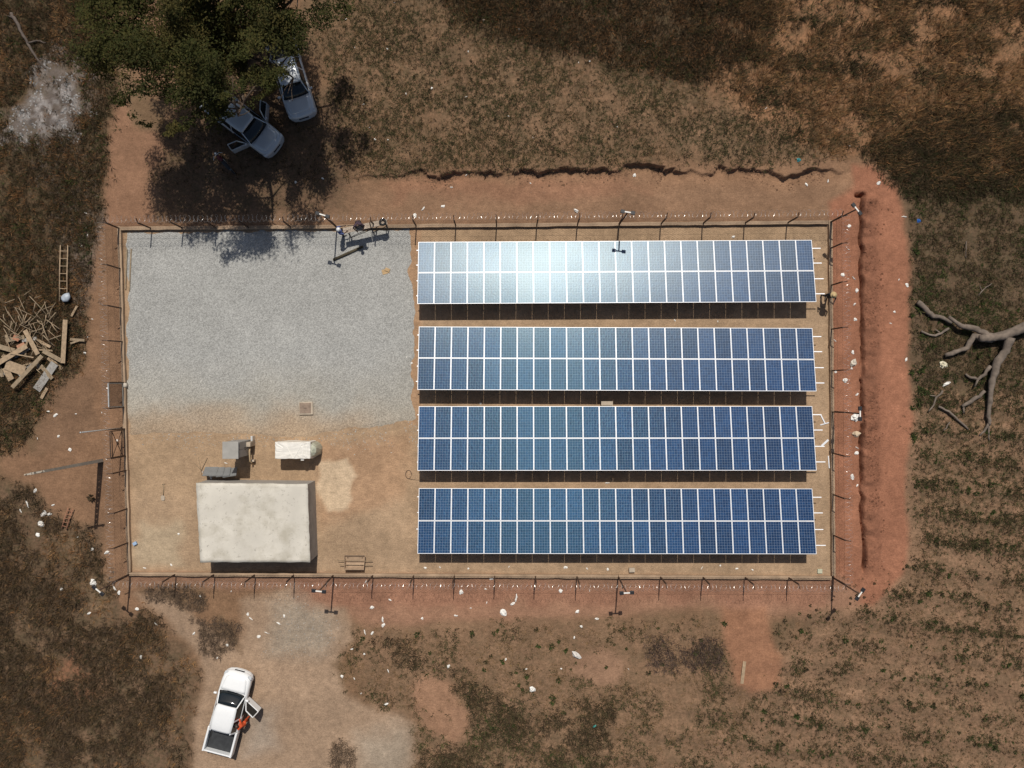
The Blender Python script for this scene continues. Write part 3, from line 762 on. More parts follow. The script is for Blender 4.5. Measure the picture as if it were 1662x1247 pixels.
for a, b in (((-.5, wd / 2 + .005), (.05, -wd / 2 - .005)), ((.05, -wd / 2 - .005), (.6, wd / 2))):
    m.bar((a[0], a[1] * .97, hw + .012), (b[0], b[1] * .97, hw + .012), .035, .02)
for x in (.62, .86): m.bar((x, -wd * .35, hw + .015), (x + .03, wd * .4, hw + .015), .04, .03)
m.build('fold', M_white, wr)
MB().box((.55, -wd / 2 - .06, 1.3), (.18, .1, .14)).build('flap', M_white, wr)

# concrete cover on the gravel, small boxes
mc = empty('manhole_cover', G(497, 663, .05) - Vector((0, 0, .05)), .02, 'square brown concrete chamber cover sunk in the gravel', 'manhole cover')
MB().box((0, 0, .05), (.86, .78, .2)).build('chamber_rim', M_conc, mc, .01); MB().box((-.03, .02, .165), (.7, .64, .03)).build('lid', mat('brown_lid', (.26, .19, .14), .9, 0, .2, 5), mc, .008)
MB().bar((-.12, .02, .2), (.06, .02, .2), .02).build('handle', M_rust, mc)
cb = empty('combiner_box', G(985, 655, .3) - Vector((0, 0, .3)), 0, 'small grey combiner box in the shade behind the second array', 'box')
MB().box((0, 0, .17), (.66, .22, .40)).build('housing', mat('grey_box', (.36, .35, .32), .6), cb, .015); MB().box((0, 0, .385), (.72, .27, .025)).build('lid', M_conc, cb)
bk = MB().box((0, 0, .12), (.36, .27, .24), .06).build('concrete_block', M_conc, None, .02); bk.location = G(1025, 924.5)
tag(bk, 'pale concrete block below the bottom array by the lower fence', 'block')
def simple_slab(name, u, v, size, label, cat, m, rz=0, z=0):
    o = MB().box((0, 0, size[2] / 2 + z), size, rz).build(name, m, None, min(size) * .12); o.location = G(u, v); return tag(o, label, cat)
simple_slab('paving_block', 1330, 927, (.3, .27, .1), 'pale greenish paving block in the lower right corner of the yard', 'block', mat('greenish_block', (.47, .46, .33), .9))
simple_slab('blue_crate', 220, 882, (.24, .2, .15), 'small pale blue crate near the lower left fence corner', 'crate', mat('pale_blue', (.30, .42, .58), .6), .5)
post = MB(); post.tube([(0, 0, 0), (0, 0, .25), (0, 0, .3)], [.17, .16, .1], 12); pb = post.build('gate_bollard', mat('pale_bollard', (.5, .44, .36), .9)); pb.location = G(204.5, 625.5)
tag(pb, 'short pale bollard inside the fence by the mesh gate', 'bollard')
# timber battens laid along the left fence on the gravel
M_wood = mat('weathered_timber', (.27, .20, .125), .85, 0, .25, 6)
M_wood2 = mat('fresh_timber', (.345, .245, .15), .85, 0, .25, 6)
M_woodg = mat('grey_timber', (.30, .28, .25), .85, 0, .2, 5)
for k, (a, b) in enumerate((((206, 405), (203.5, 470)), ((213, 404), (210, 472)))):
    p, q = G(*a, .06), G(*b, .06)
    o = MB().bar(Vector((0, 0, .06)), q - p + Vector((0, 0, .06)), .07, .05).build('timber_batten', M_wood); o.location = (p.x, p.y, 0)
    tag(o, ('timber batten lying tight against the left plinth on the gravel', 'timber batten lying on gravel just right of the one by the plinth')[k], 'batten', 'battens along the left fence')
# cable coil
pts = [Vector((.2 * math.cos(t) * (1 - .02 * t), .26 * math.sin(t), .02 + .003 * t)) for t in np.linspace(0, 11, 40)] + [Vector((.5, -.35, .02)), Vector((1.2, -.38, .02))]
o = MB().tube(pts, .012, 5).build('cable_coil', mat('brown_cable', (.14, .09, .06), .7)); o.location = G(663, 770); tag(o, 'loose loop of thin cable on the sand left of the third array', 'cable')
#=====SECTION3=====
# ------------------------------------------------------------------ utility pole (concrete with openings)
up = empty('utility_pole', GP(163, 748), .19, 'tall pale concrete utility pole with openings beside the left path', 'utility pole')
M_pole = mat('pole_concrete', (.36, .32, .26), .9, 0, .15, 3)
m = MB()
for s in (-1, 1): m.loft([[Vector((s * (.10 * k + .035 * k * a), .085 * k * b, z)) for a, b in ((-1, -1), (1, -1), (1, 1), (-1, 1))] for z, k in ((-.4, 1.25), (7.4, .75))], sm=False)
m.build('chord', M_pole, up)
for i in range(13):
    z = .1 + i * .58; k = 1.25 - .5 * z / 7.4; MB().box((0, 0, z + .15), (.15 * k, .15 * k, .26)).build('web', M_pole, up)
MB().bar((-.55, 0, 7.15), (.55, 0, 7.15), .09).build('crossarm', M_pole, up)
for s in (-.45, 0, .45): MB().tube([(s, 0, 7.2), (s, 0, 7.28), (s, 0, 7.36)], [.04, .055, .03], 8).build('insulator', M_conc, up)

# ------------------------------------------------------------------ pickups
def tex_glass():
    return mat('tinted_glass', (.010, .014, .016), .06, 0, .1, 2, spec=.6)
M_glass = tex_glass()
M_trim = mat('dark_trim', (.02, .02, .022), .6, 0, .1)
M_inter = mat('dark_interior', (.022, .02, .02), .9, 0, .2)
M_hl = mat('headlight_glass', (.55, .57, .58), .1, 0, .05)
M_tl = mat('taillight_red', (.30, .015, .01), .25)
M_bed = mat('bed_liner', (.03, .032, .034), .8, 0, .25, 4)
M_rim = mat('alloy_rim', (.45, .45, .46), .35, .7)
def pickup(u, v, head, label, paint, open_doors, z_c=.9, liner=True):
    c = G(u, v, z_c); c.z = float(gz(np.array([c.x]), np.array([c.y]))[0])
    root = empty('pickup_truck', c, head, label, 'pickup truck', 'double cab pickup trucks')
    def sec(x, wb, wt, zb, zt, crown=.03):
        pts = []
        for s in (1, -1):
            q = [(wb * .96, zb), (wb, zb + (zt - zb) * .35), (wb, zb + (zt - zb) * .62), (wt + .02, zt - .05), (wt - .09, zt), (wt * .5, zt + crown * .8)]
            q = [Vector((x, s * a, b)) for a, b in q]
            pts += q if s > 0 else q[::-1]
        return pts
    b = MB()
    b.loft([sec(2.58, .36, .30, .50, .74, .01), sec(2.53, .60, .54, .46, .82, .02), sec(2.44, .76, .68, .43, .90, .03), sec(2.28, .85, .77, .41, .98, .04), sec(1.95, .90, .82, .42, 1.04, .05), sec(1.45, .91, .84, .42, 1.09, .055),
            sec(1.25, .91, .85, .42, 1.10, .03), sec(-.95, .91, .86, .42, 1.08, .0), sec(-1.0, .91, .86, .42, 1.08, .0)], sm=True)
    b.build('body', paint, root)
    # hood with a raised centre and shut lines
    h = MB(); hs = []
    for x, hw, z in ((2.30, .52, 1.0), (2.18, .64, 1.03), (1.9, .70, 1.085), (1.6, .74, 1.12), (1.44, .76, 1.14)):
        hs.append([Vector((x, y * hw, z + .018 * (1 - y * y) + (.012 if abs(y) < .5 else 0))) for y in np.linspace(-1, 1, 9)])
    h.loft(hs, closed=False, cap=False); hd = h.build('hood', paint, root); sd = hd.modifiers.new('t', 'SOLIDIFY'); sd.thickness = .03; sd.offset = -1
    MB().box((2.55, 0, .66), (.08, .62, .18)).build('grille', M_trim, root, .01)
    MB().loft([[Vector((xf - .14, y, z0)) if q == 0 else (Vector((xf, y, z0)) if q == 1 else (Vector((xf - .01, y, z0 + .2)) if q == 2 else Vector((xf - .14, y, z0 + .22)))) for q, z0 in enumerate((.38, .38, .38, .38))] for y, xf in ((-.88, 2.22), (-.80, 2.42), (-.62, 2.55), (-.3, 2.62), (0, 2.635), (.3, 2.62), (.62, 2.55), (.80, 2.42), (.88, 2.22))], sm=False).build('front_bumper', paint, root)
    MB().box((-2.58, 0, .52), (.12, 1.55, .16)).build('rear_bumper', M_galv, root, .03)
    for s in (-1, 1):
        MB().loft([[Vector((2.50, s * .58, .80)), Vector((2.44, s * .82, .80)), Vector((2.28, s * .87, .86)), Vector((2.28, s * .84, .965)), Vector((2.42, s * .62, .925))], [Vector((2.44, s * .58, .76)), Vector((2.40, s * .80, .76)), Vector((2.24, s * .85, .80)), Vector((2.24, s * .80, .90)), Vector((2.36, s * .60, .86))]][::-1], sm=False).build('headlight', M_hl, root)
        MB().box((-2.53, s * .83, .85), (.05, .11, .34)).build('taillight', M_tl, root, .01)
        mr = MB(); mr.box((1.12, s * 1.0, 1.15), (.12, .2, .16)); mr.build('mirror', paint, root, .04)
    # cab roof and pillars
    R = MB(); rs = []
    for x, hw, z in ((.72, .60, 1.62), (.58, .64, 1.685), (.2, .67, 1.73), (-.4, .67, 1.735), (-.8, .65, 1.70), (-.93, .62, 1.65)):
        rs.append([Vector((x, y * hw, z - .05 * abs(y) ** 3)) for y in np.linspace(-1, 1, 9)])
    R.loft(rs, closed=False, cap=False); ro = R.build('roof', paint, root); sd = ro.modifiers.new('t', 'SOLIDIFY'); sd.thickness = .05; sd.offset = -1
    for s in (-1, 1):
        p = MB(); p.bar((1.34, s * .80, 1.09), (.70, s * .61, 1.62), .06, .05); p.build('pillar', paint, root)
        p = MB(); p.bar((-.10, s * .84, 1.08), (-.10, s * .645, 1.68), .09, .05); p.build('pillar', paint, root)
        p = MB(); p.bar((-.98, s * .82, 1.07), (-.90, s * .62, 1.64), .10, .05); p.build('pillar', paint, root)
        fw = MB(); fw.add([(1.24, s * .815, 1.09), (-.06, s * .83, 1.08), (-.06, s * .655, 1.65), (.66, s * .635, 1.60)], [(0, 1, 2, 3)]); g = fw.build('side_window', M_glass, root); t = g.modifiers.new('t', 'SOLIDIFY'); t.thickness = .012
        fw = MB(); fw.add([(-.14, s * .83, 1.08), (-.95, s * .81, 1.07), (-.87, s * .63, 1.62), (-.14, s * .655, 1.65)], [(0, 1, 2, 3)]); g = fw.build('side_window', M_glass, root); t = g.modifiers.new('t', 'SOLIDIFY'); t.thickness = .012
    ws = MB(); w_ = []
    for x, hw, z in ((1.45, .78, 1.125), (1.2, .74, 1.31), (.95, .68, 1.48), (.71, .61, 1.615)):
        w_.append([Vector((x - .10 * y * y, y * hw, z + .0)) for y in np.linspace(-1, 1, 9)])
    ws.loft(w_, closed=False, cap=False); g = ws.build('windscreen', M_glass, root); t = g.modifiers.new('t', 'SOLIDIFY'); t.thickness = .012
    rw = MB(); rw.loft([[Vector((x, y * hw, z)) for y in np.linspace(-1, 1, 5)] for x, hw, z in ((-.93, .58, 1.63), (-1.0, .74, 1.10))], closed=False, cap=False); g = rw.build('rear_window', M_glass, root); t = g.modifiers.new('t', 'SOLIDIFY'); t.thickness = .012
    MB().box((.1, 0, .98), (1.7, 1.5, .2)).build('cabin_floor', M_inter, root)
    # bed
    bd = MB()
    bd.box((-1.79, 0, .60), (1.50, 1.70, .16), mi=1)
    for s in (-1, 1): bd.box((-1.78, s * .86, .80), (1.56, .13, .60))
    bd.box((-2.50, 0, .79), (.09, 1.60, .58)); bd.box((-1.06, 0, .82), (.07, 1.60, .52))
    bd.build('bed', [paint, M_bed], root, .02)
    for s in (-1, 1): MB().box((-1.78, s * .86, 1.115), (1.50, .09, .03)).build('bed_rail', M_trim if not liner else paint, root)
    for sx in (1.62, -1.62):
        for s in (-1, 1):
            w = empty('wheel', (sx, s * .80, .37)); w.parent = root
            tr = MB(); tr.loft([[Vector((r_ * math.cos(t), y * s, r_ * math.sin(t))) for t in [2 * PI * k / 20 for k in range(20)]] for y, r_ in ((-.11, .25), (-.12, .34), (-.09, .37), (.09, .37), (.12, .34), (.11, .25))]); tr.build('tyre', M_tyre, w)
            MB().tube([(0, -.08 * s, 0), (0, .10 * s, 0)], [.25, .25], 16).build('rim', M_rim, w)
    for (s, rear, ang) in open_doors:
        hx = -.10 if rear else 1.08
        ln = .82 if rear else 1.05
        d = empty('door', (hx, s * .90, 0), 0); d.parent = root
        d.rotation_euler = (0, 0, s * -1 * math.radians(ang) + 0)
        MB().box((-ln / 2, 0, .77), (ln, .08, .62)).build('door_panel', paint, d, .03)
        MB().box((-ln / 2, -s * .055, .74), (ln * .86, .03, .44)).build('door_trim', M_inter, d)
        f = MB(); f.bar((-.03, 0, 1.07), (-.42 if not rear else -.12, -s * .17, 1.62), .05); f.bar((-.42 if not rear else -.12, -s * .17, 1.62), (-ln + .06, -s * .18, 1.64), .05); f.bar((-ln + .06, -s * .18, 1.64), (-ln + .03, 0, 1.07), .05)
        f.build('window_frame', paint, d)
        gl = MB(); gl.add([(-.05, 0, 1.08), (-.43 if not rear else -.13, -s * .165, 1.60), (-ln + .07, -s * .17, 1.61), (-ln + .05, 0, 1.08)], [(0, 1, 2, 3)]); g = gl.build('window_glass', M_glass, d); t = g.modifiers.new('t', 'SOLIDIFY'); t.thickness = .008
        MB().box((hx - ln / 2, s * .905, .78), (ln - .06, .03, .58)).build('door_opening', M_inter, root)
    return root
P_silver = mat('silver_paint', (.50, .52, .53), .28, .25, .03, 2)
P_silver2 = mat('pale_silver_paint', (.56, .58, .59), .28, .2, .03, 2)
P_white = mat('white_paint', (.80, .80, .78), .25, 0, .02, 2)
def heading(a, b):   # from rear pixel to front pixel
    return math.atan2(-(b[1] - a[1]), b[0] - a[0])
pickup(472, 125, heading((455, 60), (497, 196)), 'silver pickup truck half hidden under the tree crown, nearest the field', P_silver2, [], .9)
pickup(394, 198, heading((340, 160), (455, 248)), 'silver pickup truck in tree shade with front doors open', P_silver, [(1, False, 58), (-1, False, 62)], .9)
pickup(370, 1157, heading((352, 1222), (386, 1093)), 'white pickup truck on bare earth with one door open', P_white, [(-1, False, 62)], .9)

# motorcycle in the shade
mb = empty('motorcycle', GP(368, 267), 2.3, 'dark maroon motorcycle parked beside the open pickup door in tree shade', 'motorcycle')
M_maroon = mat('maroon_paint', (.10, .012, .012), .35)
for x in (-.62, .62):
    w = empty('wheel', (x, 0, .3)); w.parent = mb
    pts = [(.27 * math.cos(t), 0, .27 * math.sin(t)) for t in [2 * PI * k / 20 for k in range(21)]]
    MB().tube(pts, .045, 8, cap=False).build('tyre', M_tyre, w)
    MB().tube([(0, -.04, 0), (0, .04, 0)], .24, 14).build('rim', M_rim, w)
MB().tube([(-.62, 0, .3), (-.1, 0, .42), (.3, 0, .75), (.52, 0, .78)], [.03, .05, .04, .03], 8).build('chassis', M_trim, mb)
MB().loft([[Vector((x, w_ * math.cos(t), z + h_ * math.sin(t))) for t in [2 * PI * k / 12 for k in range(12)]] for x, w_, h_, z in ((.0, .08, .08, .78), (.12, .13, .13, .80), (.3, .14, .13, .82), (.42, .07, .08, .84))]).build('fuel_tank', M_maroon, mb)
MB().loft([[Vector((x, w_ * math.cos(t), z + h_ * math.sin(t))) for t in [2 * PI * k / 12 for k in range(12)]] for x, w_, h_, z in ((-.72, .07, .03, .84), (-.5, .12, .05, .80), (-.1, .12, .05, .78), (.05, .09, .04, .78))]).build('seat', M_black, mb)
MB().tube([(.62, .05, .3), (.45, .06, .95)], .025, 8).build('fork', M_galv, mb); MB().tube([(.62, -.05, .3), (.45, -.06, .95)], .025, 8).build('fork', M_galv, mb)
MB().tube([(.28, -.36, 1.0), (.42, -.2, 1.02), (.45, 0, .98), (.42, .2, 1.02), (.28, .36, 1.0)], .016, 8).build('handlebar', M_galv, mb)
MB().box((.05, 0, .42), (.3, .22, .26)).build('engine', M_galv, mb, .03)
MB().tube([(.52, 0, .86), (.62, 0, .86)], [.06, .09], 12).build('headlight', M_hl, mb)

# ------------------------------------------------------------------ people
M_skin = mat('dark_skin', (.075, .040, .024), .55, 0, .1)
def capsule_cloud(m, a, b, ra, rb, n=10, rings=5):
    a = Vector(a); b = Vector(b); d = (b - a)
    if d.length < 1e-5: d = Vector((0, 0, 1e-4))
    L = d.length; d.normalize(); ref = Vector((0, 0, 1)) if abs(d.z) < .9 else Vector((1, 0, 0))
    x = d.cross(ref).normalized(); y = x.cross(d); secs = []
    for k in range(rings): 
        t = PI / 2 * (1 - k / rings); secs.append((a - d * ra * math.sin(t), ra * math.cos(t)))
    secs.append((a, ra)); secs.append((b, rb))
    for k in range(1, rings + 1):
        t = PI / 2 * k / rings; secs.append((b + d * rb * math.sin(t), max(rb * math.cos(t), 1e-3)))
    m.loft([[c + (x * math.cos(2 * PI * k / n) + y * math.sin(2 * PI * k / n)) * max(r, 1e-3) for k in range(n)] for c, r in secs])
def person(loc, rz, label, J, shirt, trousers, hair=None, hat=None, shoes=None):
    """J: joints in local space (x right, y forward). body as capsules fused into one surface"""
    root = empty('person', loc, rz, label, 'person')
    caps = []; V = lambda k: Vector(J[k])
    pel, chest, neck, head = V('pelvis'), V('chest'), V('neck'), V('head')
    hd = (head - neck).normalized()
    fwd = Vector(J.get('face', (0, 1, 0))).normalized()
    rgt = fwd.cross(Vector((0, 0, 1))).normalized()
    caps += [(pel - rgt * .07, pel + rgt * .07, .125, .125, 1), (pel, chest, .135, .15, 0), (chest - rgt * .10 + hd * .04, chest + rgt * .10 + hd * .04, .115, .115, 0), (chest, neck, .10, .055, 0), (neck - hd * .02, neck + hd * .06, .055, .052, 2)]
    caps += [(head - hd * .035 + fwd * .015, head + hd * .035 - fwd * .01, .082, .096, 2), (head + fwd * .09 - hd * .01, head + fwd * .105 - hd * .035, .014, .018, 2), (head + fwd * .07 - hd * .085, head + fwd * .078 - hd * .085, .035, .03, 2)]
    for s in (-1, 1): caps.append((head + rgt * s * .093 + hd * .012, head + rgt * s * .1 - hd * .02, .018, .014, 2))
    for sd, s in (('l', -1), ('r', 1)):
        sh, el, wr_ = V('sh' + sd), V('el' + sd), V('wr' + sd); hip, kn, an = V('hip' + sd), V('kn' + sd), V('an' + sd)
        slv = 0
        caps += [(chest + hd * .06, sh, .09, .068, 0), (sh, el, .062, .048, slv), (el, wr_, .044, .032, J.get('sleeve', 2))]
        hdir = (wr_ - el).normalized(); side_ = hdir.cross(Vector((0, 0, 1)));
        side_ = side_.normalized() if side_.length > .1 else rgt
        palm = wr_ + hdir * .075; caps.append((wr_, palm, .032, .036, 2))
        for f, ln in enumerate((.062, .075, .07, .055)):
            b0 = palm + side_ * (f - 1.5) * .021 + hdir * .01; k1 = b0 + hdir * ln * .55; k2 = k1 + (hdir * .75 - Vector((0, 0, .5))).normalized() * ln * .5
            caps += [(b0, k1, .0115, .0105, 2), (k1, k2, .0105, .0095, 2)]
        t0 = wr_ + hdir * .03 - side_ * .03 * s; caps.append((t0, t0 + (hdir - side_ * .9 * s).normalized() * .06, .013, .011, 2))
        caps += [(hip, kn, .088, .062, 1), (kn, an, .056, .042, 1)]
        ft = Vector((an.x, an.y, an.z)); caps.append((ft + Vector((0, 0, -.045)) - fwd * .04, ft + Vector((0, 0, -.055)) + fwd * .15, .042, .036, 3))
    m = MB()
    for a, b, ra, rb, t in caps: capsule_cloud(m, a, b, ra, rb)
    me = m.mesh('body', M_skin); tmp = bpy.data.objects.new('tmp', me); COL.objects.link(tmp)
    rm = tmp.modifiers.new('r', 'REMESH'); rm.mode = 'VOXEL'; rm.voxel_size = .013; rm.use_smooth_shade = True
    sm = tmp.modifiers.new('s', 'SMOOTH'); sm.iterations = 3; sm.factor = .5
    dg = bpy.context.evaluated_depsgraph_get(); nm = bpy.data.meshes.new_from_object(tmp.evaluated_get(dg))
    bpy.data.objects.remove(tmp); nm.materials.clear()
    for q in (shirt, trousers, M_skin, shoes or M_trim): nm.materials.append(q)
    n = len(nm.polygons); cen = np.zeros(n * 3, np.float32); nm.polygons.foreach_get('center', cen); cen = cen.reshape(-1, 3)
    best = np.full(n, 1e9); idx = np.zeros(n, np.int32)
    for a, b, ra, rb, t in caps:
        a = np.array(a); b = np.array(b); d = b - a; l2 = max(d @ d, 1e-9)
        tt = np.clip(((cen - a) @ d) / l2, 0, 1); dist = np.linalg.norm(cen - a - tt[:, None] * d, axis=1) - (ra + (rb - ra) * tt)
        c = dist < best; best[c] = dist[c]; idx[c] = t
    nm.polygons.foreach_set('material_index', idx); nm.name = 'body'
    o = link_mesh('body', nm, root)
    # eyes, hair, hat
    for s in (-1, 1):
        e = MB(); capsule_cloud(e, head + fwd * .088 + rgt * s * .032 + hd * .012, head + fwd * .09 + rgt * s * .032 + hd * .012, .012, .012, 8, 3); e.build('eye', M_white, root)
    x = fwd.cross(hd).normalized(); f2 = hd.cross(x).normalized() * 1
    if hat is None:
        h = MB(); secs = []
        for k in range(7):
            t = PI / 2 * k / 6 * .98; rr_ = .108 * math.cos(t); zz = .035 + .085 * math.sin(t)
            secs.append([head + hd * zz + (x * math.cos(2 * PI * q / 18) + fwd * math.sin(2 * PI * q / 18)) * rr_ - fwd * .012 for q in range(18)])
        h.loft(secs); h.build('hair', hair or M_black, root)
    else:
        h = MB(); secs = []
        for rr_, zz in hat[1]: secs.append([head + hd * zz + (x * math.cos(2 * PI * q / 22) + fwd * math.sin(2 * PI * q / 22)) * rr_ for q in range(22)])
        h.loft(secs); h.build('hat', hat[0], root)
    return root
STAND = dict(pelvis=(0, 0, .95), chest=(0, 0, 1.30), neck=(0, .0, 1.48), head=(0, .02, 1.62), shl=(-.20, 0, 1.42), shr=(.20, 0, 1.42), ell=(-.28, .02, 1.14), elr=(.28, .02, 1.14),
             wrl=(-.26, .16, .92), wrr=(.26, .16, .92), hipl=(-.09, 0, .90), hipr=(.09, 0, .90), knl=(-.11, .03, .50), knr=(.11, .03, .50), anl=(-.12, 0, .095), anr=(.12, 0, .095))
M_straw = mat('straw_hat', (.50, .36, .18), .9, 0, .2, 20)
STRAW = (M_straw, [(.20, .035), (.205, .045), (.12, .06), (.108, .10), (.10, .145), (.06, .165), (.01, .168)])
HELM = (mat('white_helmet', (.75, .75, .74), .35), [(.135, .025), (.14, .035), (.118, .05), (.112, .09), (.09, .13), (.05, .152), (.01, .158)])
# man in straw hat at the right end of the top array
j = dict(STAND); j.update(face=(-1, .1, 0), shl=(.02, -.20, 1.42), shr=(.02, .20, 1.42), ell=(-.14, -.33, 1.20), elr=(-.05, .30, 1.16), wrl=(-.36, -.30, 1.16), wrr=(-.30, .24, 1.05),
    hipl=(0, -.09, .9), hipr=(0, .09, .9), knl=(-.05, -.16, .5), knr=(.02, .15, .5), anl=(.03, -.20, .095), anr=(.10, .17, .095), head=(-.02, 0, 1.62), sleeve=0)
j2 = {k: ((-a[1], a[0], a[2]) if k != 'face' else (-.1, -1, 0)) for k, a in j.items() if k != 'sleeve'}; j2['sleeve'] = 0
person(G(1336.5, 483), -.25, 'person in dark clothes and straw hat standing at the right end of the top array', j2, mat('black_shirt', (.012, .012, .014), .8), mat('dark_trousers', (.025, .024, .026), .85), hat=STRAW)
# broom or tool in the left hand
# person standing left of the platform
j = dict(STAND); j.update(elr=(.24, .16, 1.18), wrr=(.20, .36, 1.20), ell=(-.26, .12, 1.16), wrl=(-.22, .34, 1.14))
person(G(557.5, 381), -1.2, 'person in white helmet and blue shirt standing left of the trestle platform', j, mat('blue_shirt', (.10, .14, .34), .85), mat('dark_jeans', (.02, .025, .04), .85), hat=HELM)
# person in orange by the white pickup
j = dict(STAND); j.update(chest=(0, .10, 1.27), neck=(0, .18, 1.42), head=(0, .25, 1.53), shl=(-.2, .14, 1.37), shr=(.2, .14, 1.37), ell=(-.27, .30, 1.15), elr=(.27, .30, 1.15), wrl=(-.2, .52, 1.1), wrr=(.2, .52, 1.1), sleeve=0)
orange = mat('orange_overall', (.62, .085, .02), .8, 0, .1)
person(GP(404, 1165), 1.25, 'person in orange overalls leaning into the open door of the white pickup', j, orange, orange)

# ------------------------------------------------------------------ trestle platform with things on it
tp0, tp1 = G(557, 375, 1.2), G(628, 359.5, 1.2)
ctr = (tp0 + tp1) / 2; ang = math.atan2(tp1.y - tp0.y, tp1.x - tp0.x); ln = (tp1 - tp0).length
tr = empty('trestle_platform', (ctr.x, ctr.y, 0), ang, 'steel trestle with plank deck standing on the gravel by the upper fence', 'platform')
M_plank = mat('dusty_plank', (.42, .34, .26), .9, 0, .18, 4)
for k, (x0, x1) in enumerate(((-ln / 2, .28), (.36, ln / 2))):
    for q in (-.085, .085): MB().box(((x0 + x1) / 2, q, 1.18 + .004 * k), (x1 - x0, .162, .04)).build('plank', M_plank, tr, .006)
M_steel = mat('dark_scaffold_steel', (.03, .028, .026), .6, .3, .2)
for x in (-ln / 2 + .25, .32, ln / 2 - .12):
    f = MB()
    for q in (-.24, .24): f.tube([(x, q * 1.35, 0), (x, q * .7, 1.14)], .026, 8)
    f.tube([(x, -.2, 1.13), (x, .2, 1.13)], .026, 8); f.tube([(x, -.28, .45), (x, .28, .45)], .022, 8); f.build('end_frame', M_steel, tr)
for q, s in ((-.3, 1), (.3, -1)):
    MB().tube([(-ln / 2 + .25, q, .25 if s > 0 else 1.0), (.32, q * .8, 1.0 if s > 0 else .25)], .02, 6).build('brace', M_steel, tr)
    MB().tube([(.32, q, .25 if s > 0 else 1.0), (ln / 2 - .12, q * .8, 1.0 if s > 0 else .25)], .02, 6).build('brace', M_steel, tr)
ty = G(621, 360.5, 1.3)
t = MB(); pts = [(.17 * math.cos(a), .17 * math.sin(a), .07) for a in [2 * PI * k / 22 for k in range(23)]]; t.tube(pts, .065, 8, cap=False)
wt = t.build('spare_wheel', M_tyre); wt.location = (ty.x, ty.y, 1.21); tag(wt, 'small black tyre lying on the right end of the trestle planks', 'tyre')
pc = G(584, 366.5, 1.2)
cro = dict(pelvis=(0, -.12, .42), chest=(0, .06, .72), neck=(0, .16, .88), head=(0, .21, 1.01), shl=(-.20, .12, .84), shr=(.20, .12, .84), ell=(-.33, .20, .62), elr=(.33, .20, .62), wrl=(-.22, .36, .48), wrr=(.22, .36, .48),
           hipl=(-.1, -.10, .40), hipr=(.1, -.10, .40), knl=(-.2, .20, .50), knr=(.2, .20, .50), anl=(-.15, -.02, .10), anr=(.15, -.02, .10))
person(Vector((pc.x, pc.y, 1.205)), .25 + PI, 'person in purplish shirt crouching on the trestle planks', cro, mat('purple_shirt', (.06, .035, .05), .85), mat('dark_trousers2', (.03, .025, .025), .85))
lg0, lg1 = G(541, 422, .08), G(589, 400.5, .08)
o = MB().tube([Vector((0, 0, .09)), (lg1 - lg0) * .5 + Vector((0, 0, .085)), lg1 - lg0 + Vector((0, 0, .09))], [.085, .09, .075], 10).build('steel_pipe', mat('olive_rusty_pipe', (.07, .055, .03), .8, .1, .4, 6)); o.location = (lg0.x, lg0.y, 0)
tag(o, 'dark rusty pipe lying on the gravel below the trestle platform', 'pipe')
o = MB(); o.box((0, 0, .03), (.45, .3, .05), .3); o.box((.12, .1, .08), (.3, .2, .05), -.4); o = o.build('cardboard_scrap', mat('cardboard', (.46, .31, .16), .9)); o.location = G(626, 441); tag(o, 'tan cardboard scrap on the gravel near the top array', 'cardboard')

# ------------------------------------------------------------------ hand barrow by the lower fence
hb = empty('hand_barrow', G(577, 911), 0, 'brown hand barrow with carrying poles by the lower fence', 'barrow')
M_bar = mat('barrow_steel', (.36, .25, .16), .85, 0, .15, 5)
secs = []
for y, z, hw in ((.44, .30, .64), (.30, .14, .60), (-.05, .07, .56), (-.34, .16, .56), (-.44, .50, .58)):
    secs.append([Vector((-hw, y, z)), Vector((hw, y, z))])
tb = MB(); tb.loft(secs, closed=False, cap=False, sm=False); o = tb.build('tray', M_bar, hb); md = o.modifiers.new('t', 'SOLIDIFY'); md.thickness = .02
for s in (-1, 1):
    e = MB(); e.add([(s * .64, .44, .30), (s * .60, .30, .14), (s * .56, -.05, .07), (s * .56, -.34, .16), (s * .58, -.44, .50)], [(0, 1, 2, 3, 4)]); q = e.build('end_panel', M_bar, hb); q.modifiers.new('t', 'SOLIDIFY').thickness = .02
for y0, y1, x0, x1 in ((.1, .05, -1.05, 1.1), (-.16, -.2, -.95, 1.1)): MB().tube([(x0, y0, .30), (x1, y1, .24)], .02, 8).build('pole', M_wood, hb)
for s in (-1, 1):
    for y in (-.3, .3): MB().tube([(s * .45, y, 0), (s * .45, y * .8, .2)], .022, 8).build('leg', M_rust, hb)

# ------------------------------------------------------------------ ladders, timber, tools
def ladder(a, b, wdt, nr, label, m, lift=.12):
    A, B = GP(*a), GP(*b); d = (B - A); d.z = 0; L = d.length; r = empty('ladder', A, math.atan2(d.y, d.x), label, 'ladder', 'wooden ladders')
    for s in (-1, 1): MB().tube([(0, s * wdt / 2, lift), (L / 2, s * wdt / 2 + .02, lift + .02), (L, s * wdt * .5, lift + .02)], [.04, .036, .032], 8).build('side_rail', m, r)
    for k in range(nr):
        x = L * (k + .7) / (nr + .5); MB().bar((x, -wdt / 2, lift + .03), (x, wdt / 2, lift + .03 + random.uniform(-.01, .01)), .035).build('rung', m, r)
    return r
ladder((106, 490), (107.5, 399), .46, 7, 'wooden ladder lying on rubble left of the path above the timber heap', M_wood2, .22)
ladder((106, 858), (117, 824), .3, 5, 'short reddish ladder lying among the dark weeds at lower left', mat('reddish_timber', (.30, .14, .08), .85, 0, .2, 6), .15)
sk = MB(); secs = []
